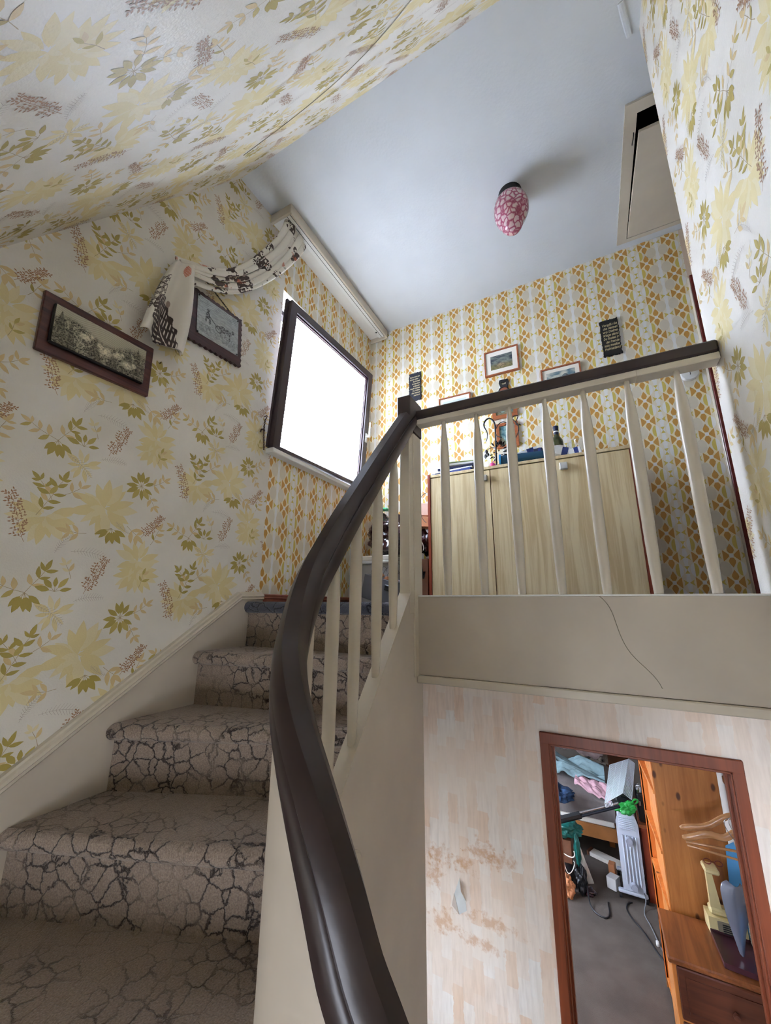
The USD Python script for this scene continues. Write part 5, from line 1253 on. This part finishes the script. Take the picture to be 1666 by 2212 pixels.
obj('base', extr(Polygon([(0.425, 3.475), (0.60, 3.47), (0.60, 3.565), (0.418, 3.565)]).buffer(0.004), 0.085, (0, 0, DT + 0.001), (1, 0, 0), (0, 1, 0), (0, 0, 1)), BP, bm)
obj('shoulder', box(0.435, 0.60, 3.49, 3.56, DT + 0.086, DT + 0.125, 0.012), BP, bm)
obj('column', trimesh.convex.convex_hull(np.array([(x, y, DT + z) for x, z in ((0.445, 0.12), (0.50, 0.12), (0.447, 0.32), (0.475, 0.32)) for y in (3.50, 3.545)])), BP, bm)
obj('head', obox((0.470, 3.49, DT + 0.335), (0.075, 0.13, 0.028), rotx(-8), 0.008), BP, bm)
vp = obj('vent_panel', box(0.462, 0.585, 3.462, 3.470, DT + 0.015, DT + 0.078, 0.004), MATS['vent_grey'], bm)
for k in range(5): obj('slot', box(0.485, 0.575, 3.459, 3.463, DT + 0.023 + 0.010 * k, DT + 0.028 + 0.010 * k), MATS['black_plastic'], vp)
gv = thing('grey_cover', 'upright rounded translucent grey plastic cover standing on the tray', 'cover', (0.55, 3.34, DT + 0.03))


def cov(o):
    xl = PchipInterpolator([0, 0.25, 0.5, 0.8, 0.93, 1.0], [0.523, 0.507, 0.492, 0.486, 0.496, 0.525]); xr = PchipInterpolator([0, 0.25, 0.6, 0.9, 1.0], [0.545, 0.565, 0.60, 0.61, 0.585])

    def f(u, v):
        a, b = xl(v), xr(v); x = a + (b - a) * u; y = 3.335 - 0.05 * np.sin(math.pi * u) * (0.4 + 0.6 * v) + 0.04 * (v - 0.5) + o * 0.7; z = DT + 0.030 + 0.325 * v
        return np.c_[x, y, z]
    return f


obj('shell', slab_grid(40, 40, cov(0.0), cov(0.006)), MATS['grey_cover'], gv, smooth=40)
obj('yellow_edge', tube(smooth_path([(0.585, 3.29, DT + 0.23), (0.60, 3.28, DT + 0.25), (0.625, 3.285, DT + 0.262)], 12), 0.003, 6), MATS['beige_plastic'], gv)
gm = thing('black_machine', 'dark ribbed appliance half hidden behind the door jamb on the tray', 'appliance', (0.64, 3.36, DT + 0.02))
obj('body', box(0.605, 0.69, 3.31, 3.43, DT + 0.018, DT + 0.21, 0.01), MATS['cable_black'], gm)
obj('ribbed_panel', [box(0.60, 0.606, 3.32, 3.42, DT + 0.04 + 0.012 * k, DT + 0.046 + 0.012 * k) for k in range(9)], MATS['vent_grey'], gm, kind='stuff')
bl = thing('blue_pouch', 'bright blue and white plastic pouch behind the grey cover', 'pouch', (0.58, 3.46, DT + 0.3))
obj('pouch', trimesh.convex.convex_hull(np.array([(0.545, 3.52, DT + 0.001), (0.66, 3.52, DT + 0.001), (0.55, 3.555, DT + 0.001), (0.66, 3.555, DT + 0.001), (0.575, 3.535, DT + 0.46), (0.62, 3.535, DT + 0.49), (0.64, 3.54, DT + 0.40)])), MATS['sky_blue'], bl)
bp2 = thing('blue_dish', 'light blue patterned plate standing at the right edge of the tray', 'plate', (0.61, 3.27, DT + 0.1))
obj('plate', place(lathe([(0, 0), (0.05, 0), (0.082, 0.010), (0.080, 0.014), (0.048, 0.006), (0, 0.006)], (0, 0, 0), 32), (0.625, 3.245, DT + 0.112), (0.25, 0.5, 0.83), (0.06, 0.84, -0.53), (-0.97, 0.2, 0.2)), MATS['sky_blue'], bp2, smooth=40)
gs = thing('reading_glasses', 'dark red folded spectacles lying on the beige machine', 'spectacles', (0.50, 3.49, DT + 0.35))
obj('frame', [tube(np.array([(0.49 + s * 0.028 + 0.019 * math.cos(t), 3.485, DT + 0.372 + 0.014 * math.sin(t)) for t in np.linspace(0, 6.29, 20)]), 0.0025, 6) for s in (-1, 1)] + [cyl((0.481, 3.485, DT + 0.375), (0.499, 3.485, DT + 0.375), 0.002, 8)], MATS['red_trim'], gs)

# oil radiator
oh = thing('oil_radiator', 'white oil filled radiator with ribbed end and round dials on the bedroom carpet', 'radiator', (0.065, 5.2, 0))
HW = MATS['heater_white']
endp = []
shape = sbox(-0.028, 0.085, 0.152, 0.715).buffer(0.0)
shape = Polygon([(-0.022, 0.085), (0.150, 0.085), (0.152, 0.64), (0.128, 0.715), (0.0, 0.715), (-0.026, 0.64)]).buffer(0.008)
obj('end_panel', extr(shape, 0.03, (0, 5.13, 0), (1, 0, 0), (0, 0, 1), (0, -1, 0)), HW, oh)
for k in range(5):
    x = 0.004 + 0.029 * k; obj('rib', box(x, x + 0.015, 5.085, 5.102, 0.13, 0.545 if k != 2 else 0.45, 0.006), HW, oh)
for k in range(7): obj('vent_slat', box(-0.008, 0.132, 5.088, 5.101, 0.595 + 0.016 * k, 0.602 + 0.016 * k, 0.003), HW, oh)
for z in (0.495, 0.115): obj('dial', place(lathe([(0, 0), (0.034, 0), (0.034, 0.02), (0.028, 0.036), (0, 0.038)], (0, 0, 0), 28), (0.066, 5.086, z + 0.015), (1, 0, 0), (0, 0, 1), (0, -1, 0)), MATS['heater_dial'], oh, smooth=40)
for k in range(7): obj('fin', box(-0.018, 0.146, 5.15 + 0.055 * k, 5.172 + 0.055 * k, 0.10, 0.66, 0.008), HW, oh)
obj('foot', [box(-0.075, 0.172, 5.085, 5.135, 0.045, 0.075, 0.01)], HW, oh); obj('foot', box(-0.075, 0.172, 5.44, 5.49, 0.045, 0.075, 0.01), HW, oh)
for x in (-0.06, 0.155):
    for y in (5.11, 5.465): obj('castor', cyl((x - 0.012, y, 0.024), (x + 0.012, y, 0.024), 0.024, 16), MATS['black_plastic'], oh)
obj('pipe', [cyl((0.066, 5.13, 0.14), (0.066, 5.5, 0.14), 0.02, 12), cyl((0.066, 5.13, 0.60), (0.066, 5.5, 0.60), 0.02, 12)], HW, oh)
cb1 = thing('radiator_cable', 'grey radiator cable looping over the carpet towards the dresser', 'cable', (0.2, 4.8, 0))
obj('cable', tube(smooth_path([(0.14, 5.08, 0.10), (0.145, 5.06, 0.05), (0.12, 4.98, 0.006), (0.14, 4.85, 0.006), (0.19, 4.62, 0.006), (0.235, 4.48, 0.006)], 50), 0.005, 6), MATS['cable_grey'], cb1)
obj('plug', box(0.168, 0.192, 4.58, 4.62, 0.001, 0.03, 0.006), MATS['white_plastic'], cb1)
cb2 = thing('dark_cable', 'dark cable loops on the carpet in front of the radiator', 'cable', (0.1, 4.9, 0))
obj('cable', tube(smooth_path([(0.03, 5.06, 0.006), (-0.02, 4.98, 0.006), (0.0, 4.86, 0.006), (0.08, 4.72, 0.006), (0.15, 4.55, 0.006), (0.19, 4.46, 0.006), (0.24, 4.38, 0.006)], 50), 0.006, 6), MATS['cable_black'], cb2)

# cabinet, black box, added dark block, green bag and wire rack by the radiator
rc = thing('red_brown_cabinet', 'low red brown wooden cabinet standing behind the radiator', 'cabinet', (0.23, 5.3, 0))
obj('body', box(0.180, 0.26, 5.15, 5.75, 0.0, 0.62, 0.004), MATS['side_board'], rc); obj('top_board', box(0.164, 0.27, 5.13, 5.77, 0.62, 0.65, 0.004), MATS['frame_wood'], rc)
bk_ = thing('black_box', 'tall black case standing on the low red brown cabinet', 'case', (0.21, 5.3, 0.65))
obj('case', box(0.180, 0.245, 5.18, 5.45, 0.651, 0.90, 0.012), MATS['black_plastic'], bk_); obj('latch', box(0.19, 0.21, 5.172, 5.182, 0.80, 0.84, 0.003), MATS['chrome'], bk_)
ck = thing('shiny_jars', 'small shiny metal lidded jar on top of the black case', 'jar', (0.2, 5.25, 1.0))
obj('jar', lathe([(0, 0.901), (0.026, 0.901), (0.03, 0.93), (0.026, 0.955), (0, 0.96)], (0.205, 5.23, 0), 20), MATS['chrome'], ck, smooth=40); obj('lid', lathe([(0, 0.96), (0.02, 0.96), (0.018, 0.97), (0.006, 0.975), (0, 0.985)], (0.205, 5.23, 0), 20), MATS['chrome'], ck, smooth=40)
bx = thing('added_dark_block', 'added black block for the dark underside of the white wire rack', 'bag', (0.04, 5.2, 0.72))  # added block; its black stands for the shade under the rack
obj('bag_body', box(-0.03, 0.135, 5.13, 5.75, 0.725, 0.855, 0.03), MATS['black_plastic'], bx); obj('block_top', box(0.02, 0.11, 5.14, 5.70, 0.845, 0.90, 0.02), MATS['cable_black'], bx)
gb = thing('green_bag', 'bright green crumpled plastic bag between radiator and wire rack', 'bag', (0.07, 5.0, 0.75))
m = lump((0.075, 5.06, 0.80), (0.085, 0.05, 0.055), 21, 0.55, 4, 8.0); m.apply_transform(trimesh.transformations.rotation_matrix(math.radians(-22), [0, 1, 0], [0.075, 5.06, 0.80]))
obj('bag_body', m, MATS['green_bag'], gb, smooth=50); obj('handle', tube(smooth_path([(0.13, 5.05, 0.85), (0.165, 5.04, 0.90), (0.18, 5.06, 0.89), (0.15, 5.08, 0.84)], 16), 0.008, 6), MATS['green_bag'], gb)
wr_ = thing('wire_rack', 'white wire rack folded like a roof on the added dark block above the radiator', 'wire rack', (0.05, 5.4, 0.95))
ridge0, ridge1 = np.array([0.058, 4.90, 0.985]), np.array([0.178, 5.95, 0.985]); l0, l1 = np.array([-0.108, 4.90, 0.865]), np.array([-0.035, 5.80, 0.93]); r0, r1 = np.array([0.128, 4.92, 0.935]), np.array([0.23, 5.95, 0.945])
for nm, a0, a1, b0, b1, nl in (('left_grid', ridge0, ridge1, l0, l1, 34), ('right_grid', ridge0, ridge1, r0, r1, 34)):
    ws_ = [cyl(a0 + (a1 - a0) * t, b0 + (b1 - b0) * t, 0.0035, 6) for t in np.linspace(0, 1, nl)] + [cyl(a0 + (b0 - a0) * t, a1 + (b1 - a1) * t, 0.003, 6) for t in ((0, 1) if nm == 'right_grid' else (0, 0.33, 0.66, 1))]
    obj(nm, ws_, MATS['rack_white'], wr_, kind='stuff')
obj('end_prongs', [cyl(l0 + [0.012 * k, 0, 0.006 * k], l0 + [0.012 * k + 0.006, -0.01, 0.006 * k - 0.035], 0.0028, 6) for k in range(6)], MATS['rack_white'], wr_, kind='stuff')

# bed with mattress and heaped bedding
bd = thing('bed', 'wooden bed with bare stained grey mattress across the bedroom', 'bed', (-0.8, 6.0, 0))
obj('side_rail', box(-1.75, -0.035, 5.50, 5.53, 0.27, 0.40, 0.004), MATS['bed_wood'], bd); obj('end_rail', box(-0.065, -0.035, 5.53, 6.5, 0.27, 0.42, 0.004), MATS['bed_wood'], bd)
for x, y in ((-0.10, 6.0), (-1.70, 5.6), (-0.10, 6.46), (-1.70, 6.46)): obj('leg', box(x - 0.03, x + 0.03, y - 0.014, y + 0.03, 0, 0.27, 0.004), MATS['bed_wood'], bd)
for k in range(9): obj('slat', box(-1.72 + 0.19 * k, -1.61 + 0.19 * k, 5.53, 6.46, 0.385, 0.402), MATS['hanger_wood'], bd)
obj('slat_edge', box(-1.72, -0.05, 5.505, 5.60, 0.402, 0.46, 0.008), MATS['mat_paper'], bd)
mt_ = lump((0, 0, 0), (1, 1, 1), 2, 0.0, 2); u, v, f = grid(60, 40)


def matt(u, v):
    x = -1.75 + 1.72 * u; y = 5.47 + 1.0 * v; z = 0.74 - 0.055 * u + 0.035 * np.sin(v * 3.1) + 0.05 * v + 0.03 * (meshkit.fbm(np.c_[u * 6, v * 5, 0 * u], 3, 2) - 0.5)
    e = np.minimum(np.minimum(u, 1 - u) * 12, np.minimum(v, 1 - v) * 9); z = z - 0.06 * np.clip(1 - e, 0, 1) ** 2
    return np.c_[x, y, z]


mat_top = slab_grid(60, 40, matt, lambda u, v: np.c_[-1.75 + 1.72 * u, 5.49 + 0.97 * v, 0.465 + 0 * u])
obj('mattress', mat_top, MATS['mattress_cloth'], bd, smooth=50)


def cloth(name, label, cat, mt, corners, thick, seed, amp, base):
    t = thing(name, label, cat, tuple(np.mean(corners, 0)))
    A, B, C, D = (np.array(c, float) for c in corners)

    def fn(o):
        def g(u, v):
            p = (A * (1 - u)[:, None] + B * u[:, None]) * (1 - v)[:, None] + (D * (1 - u)[:, None] + C * u[:, None]) * v[:, None]
            w = meshkit.fbm(np.c_[u * base[0], v * base[1], 0 * u], 4, seed) - 0.45; fold = np.abs(np.sin(u * base[2] + 3 * w + v * base[3]))
            p[:, 2] += amp * (w * 1.2 + 0.4 * fold) + o; return p
        return g
    obj('cloth', slab_grid(70, 50, fn(0.0), fn(-thick)), mt, t, smooth=60)
    return t


cloth('teal_blanket', 'pale teal blanket sagging over the back of the mattress', 'blanket', MATS['teal_cloth'], [(-1.2, 5.70, 0.84), (-0.10, 5.62, 0.755), (-0.10, 5.92, 0.86), (-1.2, 6.12, 0.98)], 0.02, 5, 0.11, (5, 4, 5, 4))
cloth('pink_sheet', 'crumpled pale pink sheet hanging over the mattress edge', 'sheet', MATS['pink_cloth'], [(-0.42, 5.55, 0.77), (-0.06, 5.44, 0.66), (-0.06, 5.62, 0.77), (-0.40, 5.68, 0.80)], 0.02, 8, 0.035, (5, 4, 9, 3))
cloth('brown_blanket', 'thick grey brown blanket rolled up behind the teal blanket', 'blanket', MATS['brown_cloth'], [(-0.60, 6.10, 1.00), (-0.10, 5.98, 0.96), (-0.10, 6.18, 1.02), (-0.60, 6.24, 1.12)], 0.06, 12, 0.08, (4, 4, 4, 3))
cloth('patterned_pillow', 'cream and brown patterned pillow heaped on the blankets', 'pillow', MATS['patch_cloth'], [(-0.38, 6.30, 1.00), (-0.05, 6.22, 0.95), (-0.05, 6.45, 1.02), (-0.35, 6.45, 1.05)], 0.16, 17, 0.08, (4, 4, 3, 3))
cloth('dark_throw', 'dark navy throw piled at the far left of the bed', 'throw', MATS['dark_cloth'], [(-1.4, 6.25, 1.08), (-0.50, 6.25, 1.08), (-0.40, 6.45, 1.50), (-1.4, 6.45, 1.62)], 0.12, 23, 0.10, (4, 4, 4, 3))
wdk = thing('headboard', 'pale wooden panel with a dark knob behind the bedding', 'headboard', (0.0, 6.6, 0))
obj('panel', box(-0.08, 0.19, 6.58, 6.61, 0.0, 1.62, 0.01), MATS['box_card'], wdk); obj('knob', trimesh.creation.icosphere(2, 0.025).apply_translation((0.04, 6.56, 1.40)), MATS['black_iron'], wdk, smooth=True)

# things heaped on the floor left of the bed
bc = thing('blue_clothes', 'crumpled blue striped clothes hanging beside the bed end', 'clothes', (-0.55, 5.2, 0.6))
obj('heap', lump((-0.60, 5.28, 0.73), (0.17, 0.12, 0.085), 31, 0.5, 4, 8.0), MATS['blue_cloth'], bc, smooth=50)
pl_ = thing('tube_pole', 'long shiny dark metal pole lying across the clutter towards the radiator', 'pole', (-0.25, 4.95, 0.7))
dv = np.array([0.62, 0.12, 0.232]); p0 = np.array([-0.60, 4.86, 0.60])
obj('tube', cyl(p0, p0 + dv, 0.013, 14), MATS['grey_tube'], pl_, smooth=40); obj('tube', cyl(p0 + [0.0, 0.0, 0.032], p0 + dv * 0.985 + [0, 0, 0.03], 0.010, 14), MATS['chrome'], pl_, smooth=40)
obj('joint', obox(p0 + dv * 0.25 + [0, 0, 0.012], (0.26, 0.05, 0.065), roty(-20) @ rotz(11), 0.02), MATS['black_plastic'], pl_)
ct = thing('cardboard_box', 'brown cardboard box standing on the floor left of the bed', 'box', (-0.56, 5.08, 0))
obj('carton', box(-0.78, -0.46, 4.98, 5.24, 0.22, 0.42, 0.004), MATS['box_card'], ct); obj('lower_carton', box(-0.80, -0.48, 5.0, 5.25, 0.0, 0.22, 0.004), MATS['cable_black'], ct)
tb = thing('teal_bag', 'dark teal plastic bag resting on the cardboard box', 'bag', (-0.5, 5.06, 0.42))
obj('bag_body', lump((-0.52, 5.06, 0.505), (0.15, 0.11, 0.085), 41, 0.45, 4, 8.0, 0.08), MATS['teal_bag'], tb, smooth=50); obj('hanging_corner', lump((-0.405, 4.97, 0.37), (0.03, 0.03, 0.12), 44, 0.4, 3, 8.0), MATS['teal_bag'], tb, smooth=50)
oj = thing('orange_cloth', 'crumpled orange and red fabric on the floor by the door jamb', 'cloth', (-0.5, 4.95, 0))
obj('heap', lump((-0.52, 4.88, 0.075), (0.065, 0.075, 0.09), 51, 0.5, 4, 8.0, 0.07), MATS['orange_card'], oj, smooth=50)
bl2 = thing('black_bag', 'black bag slumped on the carpet beside the orange fabric', 'bag', (-0.43, 4.95, 0))
obj('bag_body', lump((-0.395, 4.99, 0.11), (0.05, 0.09, 0.12), 61, 0.45, 4, 7.0, 0.105), MATS['black_plastic'], bl2, smooth=50)
rd_ = thing('burgundy_cloth', 'small burgundy cloth lying on the carpet edge of the heap', 'cloth', (-0.33, 4.95, 0))
obj('heap', lump((-0.33, 4.98, 0.03), (0.055, 0.05, 0.034), 71, 0.4, 4, 8.0, 0.028), MATS['burgundy_gloss'], rd_, smooth=50)
cr = thing('loose_string', 'white string draped over the cardboard box front', 'string', (-0.5, 4.95, 0.3))
obj('strand', tube(smooth_path([(-0.60, 4.965, 0.36), (-0.52, 4.955, 0.305), (-0.45, 4.95, 0.30), (-0.435, 4.94, 0.36)], 24), 0.005, 6), MATS['mat_paper'], cr)
obj('strand', tube(smooth_path([(-0.60, 4.96, 0.33), (-0.53, 4.95, 0.20), (-0.50, 4.94, 0.155), (-0.47, 4.94, 0.18), (-0.45, 4.95, 0.27)], 24), 0.004, 6), MATS['mat_paper'], cr)
cb3 = thing('black_cable', 'black cable loop bulging from the heap onto the carpet', 'cable', (-0.25, 4.85, 0))
obj('cable', tube(smooth_path([(-0.36, 4.98, 0.14), (-0.335, 4.88, 0.05), (-0.27, 4.74, 0.008), (-0.20, 4.72, 0.008), (-0.165, 4.85, 0.008), (-0.17, 4.95, 0.008)], 40), 0.007, 6), MATS['cable_black'], cb3)
bo2 = thing('floor_board', 'long pale board lying on the carpet under the bed', 'board', (-0.2, 5.6, 0))
obj('board', obox((-0.16, 5.66, 0.022), (0.34, 0.11, 0.04), rotz(-24), 0.003), MATS['mat_paper'], bo2); obj('end_strip', obox((-0.335, 5.74, 0.022), (0.02, 0.11, 0.044), rotz(-24), 0.002), MATS['box_card'], bo2)
fb = thing('white_floor_box', 'small white box on the carpet left of the radiator foot', 'box', (-0.11, 5.25, 0))
obj('box_body', obox((-0.115, 5.22, 0.05), (0.09, 0.10, 0.1), rotz(-24), 0.003), MATS['paper_white'], fb); obj('orange_lid', obox((-0.115, 5.33, 0.08), (0.06, 0.08, 0.16), rotz(-10), 0.004), MATS['orange_card'], fb)
cd = thing('pale_card', 'narrow pale cardboard strip leaning beside the black bag', 'cardboard', (-0.37, 5.1, 0.1))
obj('strip', obox((-0.365, 5.14, 0.165), (0.055, 0.012, 0.33), roty(-17) @ rotx(8), 0.001), MATS['mat_paper'], cd)
